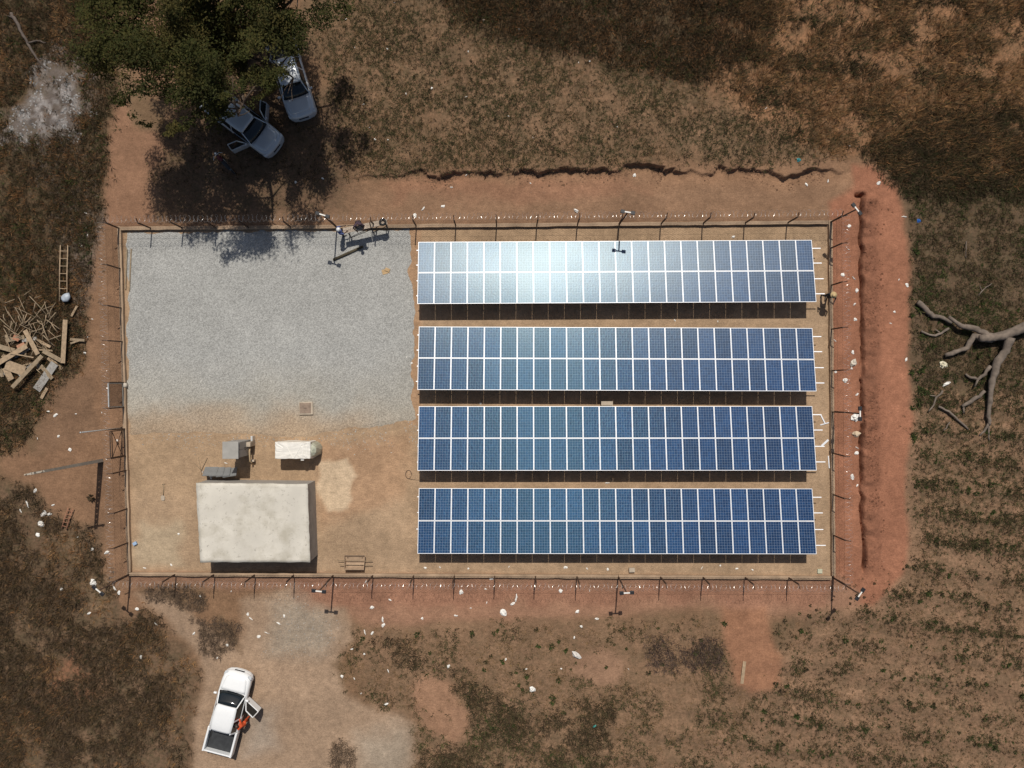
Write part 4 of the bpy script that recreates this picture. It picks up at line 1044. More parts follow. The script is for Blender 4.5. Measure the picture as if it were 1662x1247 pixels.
for k in range(7):
    t = -PI / 2 + PI * k / 6; secs.append([Vector((.34 * max(math.cos(t), .05) * math.cos(q) * random.uniform(.85, 1.1), .26 * max(math.cos(t), .05) * math.sin(q) * random.uniform(.85, 1.1), .16 + .15 * math.sin(t))) for q in [2 * PI * i / 14 for i in range(14)]])
sk.loft(secs); o = sk.build('plastic_sack', mat('bluish_sack', (.42, .46, .50), .5, 0, .2, 5)); o.location = GP(112, 484, .18); o.rotation_euler = (0, 0, .7); tag(o, 'crumpled bluish white sack on the foot of the ladder', 'sack')
BOARDS = [  # (a, b, width m, z, material, label)
 ((112, 520), (106.5, 590), .30, .42, M_wood2, 'long upright board at the right edge of the timber heap'),
 ((47, 537), (69, 576), .27, .40, M_wood2, 'reddish board running down the middle of the timber heap'),
 ((75, 578), (29, 629), .24, .46, M_wood, 'long narrow board slanting to the lower left of the heap'),
 ((91.5, 590), (61, 633), .50, .18, M_woodg, 'wide grey weathered board at the bottom of the timber heap'),
 ((14, 592), (45, 603), .62, .28, M_wood2, 'broad tan boards below the middle of the timber heap'),
 ((0, 592), (50, 562), .32, .38, M_wood2, 'tan board rising from the photo edge into the heap'),
 ((12, 597), (22, 617), .42, .22, M_wood2, 'short pinkish board at the lower left of the heap'),
 ((75, 570), (104, 586), .26, .32, M_wood, 'short olive board beside the long upright board'),
 ((78, 630), (68, 647), .20, .10, M_wood2, 'small brown board below the wide grey board'),
 ((0, 562), (28, 570), .30, .30, M_wood, 'pale board at the photo edge above the heap'),
 ((24, 574), (62, 581), .07, .48, M_wood2, 'thin tan batten lying across the heap'),
 ((33, 545), (29, 553), .40, .26, mat('reddish_board', (.36, .16, .09), .85, 0, .2, 6), 'small reddish panel in the heap of sticks'),
 ((46, 560), (34, 566), .36, .33, mat('reddish_board2', (.38, .19, .11), .85, 0, .2, 6), 'reddish plank scrap beside the middle board'),
 ((127, 497), (118, 514), .13, .12, M_wood2, 'small brown plank lying just below the ladder'),
 ((116, 551), (140, 553), .16, .16, M_wood, 'yellowish splintered crate slat right of the upright board'),
 ((117, 558), (131, 553), .12, .20, M_wood, 'second splintered slat right of the upright board'),
 ((1208, 1073), (1203.5, 1109), .20, .04, M_wood2, 'single timber plank lying on red earth at lower right')]
for a, b, wd_, z, mm_, lab in BOARDS:
    A, B = GP(*a), GP(*b); d = B - A; d.z = 0; L = d.length
    me = MB(); me.box((L / 2, 0, 0), (L, wd_, .035)); o = me.build('board', mm_, None, .006); o.location = (A.x, A.y, A.z + z + .02); o.rotation_euler = (random.uniform(-.12, .12), random.uniform(-.06, .06), math.atan2(d.y, d.x))
    if lab.startswith('single'): o.rotation_euler = (0, 0, math.atan2(d.y, d.x)); o.location.z = A.z + .03
    tag(o, lab, 'board', 'boards of the timber heap' if not lab.startswith('single') else None)
STICKS = [((34, 483), (48, 505)), ((55, 482), (80, 512)), ((62, 485), (72, 481)), ((17, 506), (35, 530)), ((5, 517), (30, 538)), ((30, 500), (46, 525)), ((50, 510), (42, 531)), ((62, 513), (54, 525)), ((72, 522), (88, 557)), ((80, 512), (78, 526)),
          ((95, 508), (80, 527)), ((80, 520), (102, 535)), ((84, 537), (101, 554)), ((40, 530), (46, 512)), ((33, 513), (39, 526)), ((9, 529), (40, 546)), ((12, 511), (16, 522)), ((25, 522), (20, 543)), ((48, 530), (74, 522)), ((55, 540), (78, 531)), ((52, 516), (50, 530)), ((65, 520), (77, 530)),
          ((10, 534), (22, 549)), ((58, 505), (71, 520)), ((70, 545), (79, 538)), ((60, 550), (76, 561)), ((45, 480), (53, 472)), ((12, 493), (30, 487)), ((64, 493), (58, 508)), ((85, 552), (104, 545)), ((66, 600), (72, 610)), ((20, 563), (30, 556)),
          ((48, 522), (60, 534)), ((44, 528), (57, 515)), ((68, 528), (62, 545)), ((36, 500), (43, 490)), ((90, 525), (99, 541)), ((28, 540), (44, 552)), ((76, 545), (92, 563)), ((57, 525), (66, 541))]
for k, (a, b) in enumerate(STICKS):
    A, B = GP(*a), GP(*b); d = B - A; d.z = 0; L = d.length
    z0, z1 = random.uniform(.12, .5), random.uniform(.15, .55)
    r = random.uniform(.018, .036)
    o = MB().tube([(0, 0, z0), (L / 2, random.uniform(-.04, .04), (z0 + z1) / 2 + .03), (L, 0, z1)], [r, r * .9, r * .8], 6).build('stick', M_wood if k % 3 else M_wood2); o.location = A; o.rotation_euler = (0, 0, math.atan2(d.y, d.x))
    tag(o, 'thin cut stick in the tangled top of the timber heap', 'stick', 'sticks in the timber heap')
rb_ = random.Random(77)
for k in range(18):
    A = GP(rb_.uniform(2, 92), rb_.uniform(545, 606)); L = rb_.uniform(.5, 1.3)
    o = MB().box((0, 0, 0), (L, rb_.uniform(.1, .26), .03)).build('scrap_board', (M_wood, M_wood2, M_woodg)[k % 3], None, .005)
    o.location = (A.x, A.y, A.z + rb_.uniform(.06, .3)); o.rotation_euler = (rb_.uniform(-.25, .25), rb_.uniform(-.15, .15), rb_.uniform(0, 3.1))
    tag(o, 'small weathered scrap board jumbled beneath the larger boards of the heap', 'board', 'scrap boards beneath the timber heap')
for k in range(26):
    A = GP(rb_.uniform(15, 90), rb_.uniform(500, 575)); L = rb_.uniform(.5, 1.5); z1 = rb_.uniform(.1, .5); rr_ = rb_.uniform(.016, .03)
    o = MB().tube([(-L / 2, 0, .08), (0, rb_.uniform(-.05, .05), .1 + z1 / 2), (L / 2, 0, z1)], [rr_, rr_ * .9, rr_ * .7], 6).build('stick', (M_wood, M_wood2)[k % 2]); o.location = A; o.rotation_euler = (0, 0, rb_.uniform(0, 6.28))
    tag(o, 'thin cut stick in the tangled top of the timber heap', 'stick', 'sticks in the timber heap')
# shovel-like tool and sticks in the yard
tl = empty('shovel', G(266, 785), -1.62, 'small shovel lying on the sand left of the building', 'shovel')
MB().tube([(0, 0, .03), (.75, .02, .05)], .02, 8).build('handle', M_wood, tl); MB().loft([[Vector((x, y * w_, .03 + .03 * y * y)) for y in (-1, -.4, .4, 1)] for x, w_ in ((.72, .05), (.80, .12), (1.0, .12), (1.06, .05))], closed=False, cap=False).build('blade', M_conc, tl)
MB().tube([(0.05, -.1, .03), (.0, .1, .03)], .02, 8).build('grip', M_wood, tl)
for k, (a, b) in enumerate((((322, 742), (328, 772)), ((337, 743), (327, 764)), ((316, 752), (333, 768)))):
    A, B = G(*a), G(*b); o = MB().tube([Vector((0, 0, .03 + .02 * k)), B - A + Vector((0, 0, .03 + .02 * k))], .014, 6).build('cane', M_wood); o.location = A
    tag(o, ('longest upright cane of the crossed canes beside the leaning sheets', 'right hand cane of the crossed canes beside the leaning sheets', 'flattest cane lying across the other two beside the leaning sheets')[k], 'cane', 'crossed canes by the leaning sheets')
for k, (a, b, w_) in enumerate((((1332, 674), (1339, 688), .07), ((1331, 690), (1345, 686), .06), ((1333, 724), (1344, 714), .12), ((1344, 740), (1345.5, 760), .06))):
    A, B = G(*a), G(*b); o = MB().bar(Vector((0, 0, .03)), B - A + Vector((0, 0, .04)), w_, .03).build('rail_offcut', M_alu); o.location = A
    tag(o, ('white rail offcut lying at the right end of the third array', 'short crossed white offcut by the right fence', 'wide white offcut near the third array corner', 'white offcut lying along the right plinth')[k], 'offcut', 'white metal offcuts')
#=====SECTION4=====
# ------------------------------------------------------------------ grass and weeds (too many to count)
M_grass = attr_mat('dry_grass', 'tint', .9, .15, .1)
FREE = [(p, k) for k, p in enumerate([b[0] for b in BARE.values()])]
BLOCK = [b[0] for k, b in BARE.items() if k not in ('burn_edge', 'north_edge', 'tree_floor')] + [YARD, ASH]
def bare_mask(x, y):
    m = np.zeros(x.shape)
    for p in BLOCK: m = np.maximum(m, region(x, y, p, .35, .45))
    return m
def tufts(poly, per_m2, blades, length, width, lean, cols, seed, clump=(.0, 1.0, 1.0), rows=0.0, warp=.8, soft=.8, edge_sprinkle=.06, wind=(0, 0)):
    """blades as tapered triangles gathered in tufts; returns verts, tints"""
    r = np.random.default_rng(seed)
    pts = [px2(*p) for p in poly]; xs = [p[0] for p in pts]; ys = [p[1] for p in pts]
    x0, x1, y0, y1 = max(min(xs), -38), min(max(xs), 38), max(min(ys), -29.5), min(max(ys), 29.5)
    n = int((x1 - x0) * (y1 - y0) * per_m2)
    x = r.uniform(x0, x1, n); y = r.uniform(y0, y1, n)
    w = region(x, y, poly, soft, warp, 2.0, seed)
    cl = fbm(x, y, clump[2], 4, seed + 7); w = w * sstep(clump[0], clump[1], cl)
    if rows: w = w * (.30 + .70 * sstep(-.1, .7, np.sin((y + .12 * x + .5 * (fbm(x, y, 4, 2, 5) - .5)) * 2 * PI / rows)))
    w = w * (1 - bare_mask(x, y) * (1 - edge_sprinkle))
    k = r.random(n) < w; x, y, cl = x[k], y[k], cl[k]; n = len(x)
    if n == 0: return np.zeros((0, 3)), np.zeros((0, 3))
    z = gz(x, y)
    sc = r.uniform(.6, 1.35, n) * (.75 + .5 * cl)
    N = n * blades
    X = np.repeat(x, blades); Y = np.repeat(y, blades); Z = np.repeat(z, blades); S = np.repeat(sc, blades)
    a = r.uniform(0, 2 * PI, N); ln = length * S * r.uniform(.55, 1.15, N); le = np.clip(r.normal(lean, .28, N), .1, 1.45)
    off = r.uniform(0, .35, N) * length * S
    bx, by = X + np.cos(a) * off, Y + np.sin(a) * off
    dx, dy, dz = np.cos(a) * np.sin(le), np.sin(a) * np.sin(le), np.cos(le)
    dx = dx + wind[0]; dy = dy + wind[1]
    wd = width * S * r.uniform(.6, 1.3, N); tw = a + PI / 2 + r.normal(0, .5, N)
    px, py = np.cos(tw) * wd / 2, np.sin(tw) * wd / 2
    V = np.empty((N, 3, 3), np.float32)
    V[:, 0] = np.stack([bx - px, by - py, Z - .01], 1); V[:, 1] = np.stack([bx + px, by + py, Z - .01 + wd * .2], 1)
    V[:, 2] = np.stack([bx + dx * ln, by + dy * ln, Z + dz * ln], 1)
    cols = np.array(cols); ci = np.repeat(r.integers(0, len(cols), n), blades)
    ci = np.where(r.random(N) < .25, r.integers(0, len(cols), N), ci)
    t = cols[ci] * r.uniform(.7, 1.3, N)[:, None]
    T = np.repeat(t, 3, 0)
    return V.reshape(-1, 3), T
def stuff(name, label, cat, parts):
    V = np.concatenate([p[0] for p in parts]); T = np.concatenate([p[1] for p in parts])
    f = np.arange(len(V), dtype=np.int32).reshape(-1, 3)
    o = link_mesh(name, np_mesh(name, V, f, 3, T), None, M_grass); tag(o, label, cat, kind='stuff')
    return len(f)
DRY = [(.20, .125, .062), (.16, .10, .05), (.24, .15, .07), (.12, .085, .045)]
RUST = [(.31, .155, .065), (.23, .115, .05), (.36, .20, .085), (.15, .08, .04)]
DARK = [(.075, .05, .03), (.055, .04, .024), (.10, .065, .035), (.06, .05, .025)]
OLIVE = [(.075, .075, .03), (.10, .085, .04), (.055, .06, .024), (.12, .09, .045)]
GREEN = [(.045, .062, .018), (.035, .05, .016), (.06, .075, .022)]
NT = 0
# upper middle fallow field
NT += stuff('low_weeds', 'low olive and brown weeds on the fallow ground above the yard', 'weeds', [
    tufts(V_A, 60, 8, .15, .030, 1.0, OLIVE + DARK[:2], 201, (.28, .55, 1.6)), tufts(V_A, 26, 7, .15, .022, .9, DRY, 202, (.3, .55, 1.2)), tufts(V_A, 18, 7, .11, .035, .8, DARK, 203, (.42, .52, .6))])
NT += stuff('dark_tall_grass', 'tall dark brown grass along the upper edge of the field', 'grass', [
    tufts(V_B, 60, 9, .40, .030, .7, DARK + RUST[1:2], 211, (.15, .40, 2.0)), tufts(V_B, 14, 8, .35, .035, .8, GREEN + OLIVE, 212, (.45, .6, 1.5))])
NT += stuff('rusty_grass', 'rust brown dry grass and stalks in the upper right field', 'grass', [
    tufts(V_Cc, 34, 7, .42, .034, .8, RUST + DRY, 221, (.30, .55, 1.8), wind=(.25, .15)), tufts(V_Cc, 40, 8, .34, .034, .7, DARK + OLIVE[:1], 222, (.34, .55, 2.2), rows=2.4, wind=(.2, .1)), tufts(V_Cc, 12, 7, .3, .03, .8, OLIVE, 223, (.5, .62, 1.2))])
NT += stuff('dark_scrub', 'dense dark scrub beside the bend of the red track', 'scrub', [tufts(V_Cd, 64, 9, .36, .034, .75, DARK + OLIVE[2:3], 231, (.2, .45, 2.0))])  # blades are dark brown with some olive, their own colour
NT += stuff('brown_weeds', 'brown and green weeds around the fallen dead tree', 'weeds', [
    tufts(V_E, 60, 8, .18, .034, .9, OLIVE + DARK + DARK, 241, (.2, .45, 1.3)), tufts(V_E, 16, 8, .2, .04, .9, GREEN, 242, (.52, .66, 1.4)), tufts(V_E, 10, 7, .16, .022, 1.0, DRY, 243, (.3, .5, 1.0))])
NT += stuff('dark_weeds', 'dense dark weeds right of the red track below the fallen tree', 'weeds', [tufts(V_E2, 46, 8, .18, .034, .9, DARK + OLIVE + GREEN[:1], 245, (.32, .52, 1.3), rows=1.75)])
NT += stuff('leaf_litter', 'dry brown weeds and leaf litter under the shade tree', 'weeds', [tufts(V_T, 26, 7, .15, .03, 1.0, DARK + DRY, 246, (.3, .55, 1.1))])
NT += stuff('field_weeds', 'sparse rows of weeds and stubble in the lower right field', 'weeds', [
    tufts(V_D, 50, 8, .17, .034, .9, OLIVE[:3] + DARK, 251, (.42, .58, 1.1), rows=1.75), tufts(V_D, 24, 7, .13, .020, 1.0, DRY, 252, (.3, .55, 1.0)), tufts(V_D, 14, 8, .14, .04, .9, GREEN, 253, (.50, .66, 1.0), rows=1.75), tufts(V_D, 12, 7, .11, .035, .8, DARK, 254, (.35, .5, .5))])
NT += stuff('mixed_weeds', 'mixed dry and green weeds below the lower fence', 'weeds', [
    tufts(V_F, 40, 8, .16, .032, .95, OLIVE + DARK[:2], 261, (.42, .6, 1.4)), tufts(V_F, 22, 7, .15, .022, 1.0, DRY, 262, (.3, .55, 1.0)), tufts(V_F2, 80, 8, .24, .034, .85, DARK + DARK + OLIVE[1:2] + [(.11, .08, .05)], 263, (.25, .52, 1.3)), tufts(V_F2, 10, 8, .26, .04, .8, GREEN, 264, (.52, .66, 1.3))])
NT += stuff('western_scrub', 'dense brown and olive scrub left of the path', 'scrub', [
    tufts(V_W, 56, 9, .30, .032, .8, DARK + DARK + OLIVE[:1] + RUST[1:2], 271, (.10, .40, 2.0)), tufts(V_W, 14, 8, .3, .028, .8, RUST, 272, (.48, .62, 1.4)), tufts(V_W, 9, 8, .3, .04, .8, GREEN, 273, (.52, .66, 1.4))])
NT += stuff('southwest_scrub', 'dense dark brown scrub in the lower left corner', 'scrub', [
    tufts(V_S, 54, 9, .34, .034, .8, DARK + [(.11, .075, .045), (.09, .062, .04)] + DRY[1:2] + [(.13, .09, .06)], 281, (.26, .52, 2.0)), tufts(V_S, 16, 8, .28, .028, .85, RUST + DRY, 282, (.46, .62, 1.6))])
P5 = [(535, 1205), (560, 1198), (578, 1215), (575, 1260), (535, 1260)]; P1 = [(236, 955), (300, 950), (338, 968), (335, 992), (290, 985), (240, 975)]; P2 = [(308, 1004), (345, 1000), (392, 1015), (385, 1035), (340, 1030)]; P3 = [(322, 1024), (385, 1030), (388, 1050), (355, 1070), (330, 1062)]
T0 = BLOCK; BLOCK = []
NT += stuff('dry_bushes', 'dry grey brown bushes just below the lower left fence', 'bushes', [tufts(q, 90, 9, .26, .022, .85, [(.15, .105, .075), (.10, .07, .05), (.2, .14, .09)], 290 + k, (.0, .3, 1), warp=.3, soft=.3) for k, q in enumerate((P1, P2, P3, P5))])
P4 = [(1045, 1045), (1100, 1030), (1175, 1048), (1168, 1085), (1100, 1092), (1050, 1080)]
NT += stuff('purple_brown_brush', 'purplish brown dry brush left of the bare spur below the lower fence', 'brush', [tufts(P4, 70, 9, .24, .026, .85, [(.11, .075, .06), (.075, .05, .042), (.14, .10, .07)], 297, (.15, .45, 1), warp=.6, soft=.5)])
R1 = [(40, 245), (150, 200), (165, 330), (150, 480), (110, 500), (100, 400)]
NT += stuff('burnt_litter', 'grey brown dead litter between the ladder and the ash heap', 'litter', [tufts(R1, 26, 7, .16, .03, 1.0, [(.16, .125, .10), (.10, .075, .06), (.20, .16, .13)], 295, (.3, .55, 1.0))])
SP = [[(1395, 940), (1480, 920), (1480, 1000), (1290, 1010), (1300, 985)], [(540, 1040), (575, 1030), (590, 1130), (545, 1130)], [(180, 210), (250, 215), (245, 300), (560, 300), (560, 200), (520, 190), (250, 200)]]
NT += stuff('scattered_tufts', 'scattered small dry tufts on bare earth', 'tufts', [tufts(q, 5, 7, .12, .03, .9, DARK + OLIVE, 300 + k, (.2, .5, .8)) for k, q in enumerate(SP)])
BLOCK = T0
# ash heap rubble
r = np.random.default_rng(5); apts = []; at = []
xx = r.uniform(px2(0, 0)[0], px2(160, 0)[0], 5000); yy = r.uniform(px2(0, 240)[1], px2(0, 90)[1], 5000); k = (r.random(5000) < region(xx, yy, ASH, .9, 1.5) * sstep(.42, .6, fbm(xx, yy, .8, 4, 90)) * .8); xx, yy = xx[k], yy[k]
zz = gz(xx, yy); oct_ = np.array([(1, 0, 0), (0, 1, 0), (-1, 0, 0), (0, -1, 0), (0, 0, 1)]); tri = [(0, 1, 4), (1, 2, 4), (2, 3, 4), (3, 0, 4)]
s = r.uniform(.02, .09, len(xx)); rot = r.uniform(0, 6.28, len(xx))
Vv = np.stack([xx[:, None] + s[:, None] * (np.cos(rot)[:, None] * oct_[None, :, 0] - np.sin(rot)[:, None] * oct_[None, :, 1]), yy[:, None] + s[:, None] * (np.sin(rot)[:, None] * oct_[None, :, 0] + np.cos(rot)[:, None] * oct_[None, :, 1]), zz[:, None] + s[:, None] * .8 * oct_[None, :, 2] - .005], 2)
ff = (np.arange(len(xx))[:, None, None] * 5 + np.array(tri)[None]).reshape(-1, 3)
g_ = r.uniform(.25, 1.0, len(xx)); tt = np.repeat(np.stack([.40 * g_, .38 * g_, .36 * g_], 1), 5, 0)
o = link_mesh('ash_rubble', np_mesh('ash_rubble', Vv.reshape(-1, 3), ff, 3, tt), None, M_grass); tag(o, 'pale grey ash and rubble heap at the upper left', 'rubble', kind='stuff')

def stones(name, label, cat, x, y, w, smin, smax, col, seed):
    r = np.random.default_rng(seed); k = r.random(len(x)) < w; x, y = x[k], y[k]; n = len(x); z = gz(x, y); s = smin + (smax - smin) * r.random(n) ** 3; t = r.uniform(0, 6.28, n)
    o5 = oct_[None] * r.uniform(.7, 1.3, (n, 5, 1)); c_, s_ = np.cos(t)[:, None], np.sin(t)[:, None]
    V = np.stack([x[:, None] + s[:, None] * (c_ * o5[:, :, 0] - s_ * o5[:, :, 1]), y[:, None] + s[:, None] * (s_ * o5[:, :, 0] + c_ * o5[:, :, 1]), z[:, None] + s[:, None] * .75 * o5[:, :, 2] - .004], 2)
    f = (np.arange(n)[:, None, None] * 5 + np.array(tri)[None]).reshape(-1, 3)
    tn = np.repeat(np.array(col)[None] * r.uniform(.6, 1.25, (n, 1)), 5, 0)
    tag(link_mesh(name, np_mesh(name, V.reshape(-1, 3), f, 3, tn), None, M_grass), label, cat, kind='stuff')
rs_ = np.random.default_rng(9)
bx_ = px2(1412, 0)[0] + rs_.normal(0, .42, 5200); by_ = rs_.uniform(px2(0, 925)[1], px2(0, 325)[1], 5200)
stones('trench_clods', 'loose red earth clods thrown up beside the trench', 'clods', bx_, by_, sstep(.35, .6, fbm(bx_, by_, .8, 3, 12)) * (bx_ > px2(1402, 0)[0]), .015, .10, (.25, .112, .066), 13)
sx_ = rs_.uniform(px2(620, 0)[0], px2(1340, 0)[0], 4500); sv_ = np.interp(sx_ * PXM + CU, [p[0] for p in SCARP], [p[1] for p in SCARP]) + np.abs(rs_.normal(6, 9, 4500)); sy_ = (CV - sv_) / PXM
stones('bank_clods', 'loose earth clods fallen from the eroded bank above the yard', 'clods', sx_, sy_, sstep(.4, .62, fbm(sx_, sy_, 1.0, 3, 14)), .015, .09, (.22, .125, .075), 15)
ex_ = rs_.uniform(px2(210, 0)[0], px2(680, 0)[0], 4200); ey_ = px2(0, 703)[1] + rs_.normal(0, .55, 4200)
stones('stray_gravel', 'stray pale stones scattered along the lower edge of the gravel', 'gravel', ex_, ey_, .75 * sstep(.35, .6, fbm(ex_, ey_, 1.0, 3, 16)) * (1 - region(ex_, ey_, GRAVEL, .3, .28, .9, 71)), .012, .05, (.40, .38, .34), 17)
fx_ = rs_.uniform(px2(420, 0)[0], px2(580, 0)[0], 3500); fy_ = rs_.uniform(px2(0, 1075)[1], px2(0, 965)[1], 3500)
stones('gravel_spill', 'grey gravel spilled on the earth above the white pickup', 'gravel', fx_, fy_, .8 * region(fx_, fy_, GREYDUST, .9, .9), .012, .05, (.36, .32, .27), 18)

# ------------------------------------------------------------------ shade tree
def limb_mat(): return mat('tree_bark', (.085, .06, .042), .95, 0, .3, 4, .5, 20)
M_bark = limb_mat()
tb = GP(424, 128)
tree = empty('shade_tree', tb, 0, 'large spreading green tree shading the parked pickups', 'tree')
rt = random.Random(21)
tk = MB(); tk.tube([(0, 0, -.3), (.05, .0, .8), (-.05, .1, 1.8), (-.1, .1, 2.6)], [.48, .36, .32, .30], 12); tk.build('trunk', M_bark, tree)
clumps = []
LB = []
for i in range(9):
    a = 2 * PI * i / 9 + rt.uniform(-.25, .25); rad = rt.uniform(3.4, 6.0) if i % 3 else rt.uniform(1.5, 3.0)
    end = Vector((math.cos(a) * rad, math.sin(a) * rad, rt.uniform(6.0, 8.2) - rad * .1))
    st = Vector((-.1, .1, 2.4 + rt.uniform(-.3, .2)))
    mid1 = st.lerp(end, .35) + Vector((rt.uniform(-.4, .4), rt.uniform(-.4, .4), .5)); mid2 = st.lerp(end, .7) + Vector((rt.uniform(-.5, .5), rt.uniform(-.5, .5), .5))
    m = MB(); m.tube([st, mid1, mid2, end], [.19, .13, .085, .04], 8)
    for base, r0 in ((mid1, .07), (mid2, .06), (mid1.lerp(mid2, .5), .065), (mid2.lerp(end, .5), .05), (end, .04)):
        for q in range(3):
            d = Vector((rt.uniform(-1, 1), rt.uniform(-1, 1), rt.uniform(-.15, .9))).normalized() * rt.uniform(1.0, 2.3)
            e = base + d; h = math.hypot(e.x, e.y)
            if h > 6.8: e.x *= 6.8 / h; e.y *= 6.8 / h
            m.tube([base, base.lerp(e, .5) + Vector((rt.uniform(-.15, .15), rt.uniform(-.15, .15), .1)), e], [r0, r0 * .6, .015], 5)
            clumps.append(e); clumps.append(base.lerp(e, .65))
    m.build('limb', M_bark, tree)
r = np.random.default_rng(33)
for k in range(120):
    a = r.uniform(0, 2 * PI); q = 6.9 * math.sqrt(r.random()); clumps.append(Vector((math.cos(a) * q, math.sin(a) * q, 5.0 + 4.6 * (1 - (q / 7.2) ** 2) ** .5 * r.uniform(.4, 1.0))))
CL = np.array([tuple(c) for c in clumps]); nl = 400
cr = r.uniform(.45, 1.15, len(CL))
dirs = r.normal(0, 1, (len(CL), nl, 3)); dirs /= np.linalg.norm(dirs, axis=2, keepdims=True)
pos = CL[:, None, :] + dirs * (cr[:, None, None] * r.random((len(CL), nl, 1)) ** .5) * np.array([1.15, 1.15, .7])
pos = pos.reshape(-1, 3); pos[:, 2] = 3.4 + (pos[:, 2] - 2.4) * 1.24
wz = HCAM - pos[:, 2] - tb.z; pu = CU + (pos[:, 0] + tb.x) * FPX / wz; pv = CV - (pos[:, 1] + tb.y) * FPX / wz
bnd = np.interp(pu, [90, 120, 180, 235, 270, 310, 350, 385, 420, 445, 500, 530], [40, 130, 190, 205, 212, 195, 205, 190, 172, 140, 112, 50]) + 45 * (fbm(pos[:, 0], pos[:, 1], 1.2, 3, 19) - .5)
gap = fbm(pos[:, 0], pos[:, 1] + .6 * pos[:, 2], 1.5, 3, 23)
kp = (pv < bnd) & (gap > .385 + .06 * r.random(len(pos)))
cid = np.repeat(np.arange(len(CL)), nl)[kp]; pos = pos[kp]; N = len(pos)
ax1 = r.normal(0, 1, (N, 3)); ax1[:, 2] *= .45; ax1 /= np.linalg.norm(ax1, axis=1, keepdims=True)
ax2 = np.cross(ax1, r.normal(0, .45, (N, 3)) + np.array([0, 0, 1.0])); ax2 /= np.linalg.norm(ax2, axis=1, keepdims=True)
L_ = r.uniform(.055, .105, (N, 1)); W_ = L_ * r.uniform(.3, .5, (N, 1))
V = np.stack([pos - ax1 * L_, pos - ax2 * W_, pos + ax1 * L_, pos + ax2 * W_], 1).reshape(-1, 3)
cc_ = np.array([(.050, .054, .015), (.036, .041, .011), (.070, .064, .018), (.090, .070, .022), (.044, .046, .016)])
lc = cc_[r.integers(0, 5, len(CL))[cid]] * .6 + cc_[r.integers(0, 5, N)] * .4; lc *= r.uniform(.7, 1.35, (N, 1))
o = link_mesh('crown', np_mesh('crown', V, np.arange(N * 4).reshape(-1, 4), 4, np.repeat(lc, 4, 0)), tree, attr_mat('tree_leaves', 'tint', .75, .3, .1)); o['kind'] = 'stuff'

# ------------------------------------------------------------------ fallen dead tree and cut branches
M_dead = mat('dead_wood', (.165, .128, .098), .95, 0, .35, 3, .8, 14)
def limb(m, pts, r0, r1, z0=None, seed=0):
    """pts: (u, v, height of the axis). Subdivided with knobbly radius"""
    rr = random.Random(seed); P = [G(u, v, z) for u, v, z in pts]; out = []; rad = []
    tot = len(P) - 1
    for i in range(tot):
        n = max(2, int((P[i + 1] - P[i]).length / .18))
        for k in range(n):
            t = k / n; p = P[i].lerp(P[i + 1], t); g = (i + t) / tot
            out.append(p + Vector((rr.gauss(0, .018), rr.gauss(0, .018), rr.gauss(0, .015)))); rad.append(1.14 * (r0 + (r1 - r0) * g) * rr.uniform(.86, 1.14))
    out.append(P[-1]); rad.append(r1)
    o = out[0].copy(); o.z = 0
    m.tube([p - ORG for p in out], rad, 10)
ORG = Vector((0, 0, 0))
def dead(name, label, parts, cat, seed=1, mt=None):
    global ORG
    b = G(*parts[0][0][0][:2]); ORG = b
    root = empty(name, b, 0, label, cat)
    for k, (pts, r0, r1, pn) in enumerate(parts):
        m = MB(); limb(m, pts, r0, r1, seed=seed + k); m.build(pn, mt or M_dead, root)
    ORG = Vector((0, 0, 0))
dead('fallen_tree', 'large bare fallen tree with forked limbs at the right edge', [
    ([(1705, 522, .55), (1662, 532, .62), (1630, 545, .6), (1612, 548, .62), (1590, 549, .75)], .30, .20, 'trunk'),
    ([(1640, 548, .62), (1632, 570, .55), (1618, 590, .5), (1610, 618, .42), (1607, 640, .35), (1604, 670, .22), (1606, 690, .15)], .26, .08, 'limb'),
    ([(1613, 548, .62), (1580, 533, .5), (1560, 530, .45), (1540, 514, .3)], .19, .09, 'limb'),
    ([(1610, 553, .55), (1580, 545, .45), (1570, 565, .35), (1534, 577, .16)], .17, .11, 'limb'),
    ([(1607, 595, .45), (1598, 608, .36), (1588, 616, .28), (1575, 612, .16), (1567, 607, .12)], .11, .05, 'branch'),
    ([(1604, 672, .22), (1606, 682, .14), (1598, 700, .1), (1590, 707, .08)], .08, .05, 'branch'),
    ([(1605, 685, .14), (1604, 700, .08), (1606, 715, .06)], .06, .03, 'branch'),
    ([(1588, 616, .28), (1582, 628, .2)], .06, .05, 'branch')], 'fallen tree', 10)
dead('cut_branch', 'thick cut branch at the left tip of the fallen tree', [([(1490, 490, .16), (1503, 503, .16), (1515, 513, .18), (1530, 516, .22), (1545, 524, .24)], .15, .09, 'branch'), ([(1508, 507, .14), (1507, 514, .10)], .06, .04, 'stub')], 'branch', 30)
dead('cut_branch', 'thin curved branch below the left tip of the fallen tree', [([(1496, 538, .07), (1507, 543, .08), (1518, 545, .08), (1528, 541, .1), (1540, 533, .12)], .055, .07, 'branch'), ([(1525, 540, .1), (1518, 535, .1)], .04, .03, 'stub')], 'branch', 40)
dead('cut_branch', 'thick short branch lying below the forked limbs', [([(1562, 660, .12), (1575, 652, .13), (1590, 643, .14), (1598, 635, .13)], .09, .11, 'branch'), ([(1563, 659, .12), (1564, 671, .08)], .06, .04, 'stub')], 'branch', 50)
dead('cut_branch', 'forked branch lying left of the dead tree by white scraps', [([(1530, 635, .08), (1519, 645, .09), (1516, 657, .08), (1507, 668, .06)], .06, .035, 'branch'), ([(1519, 643, .08), (1509, 642, .07)], .04, .03, 'stub')], 'branch', 60)
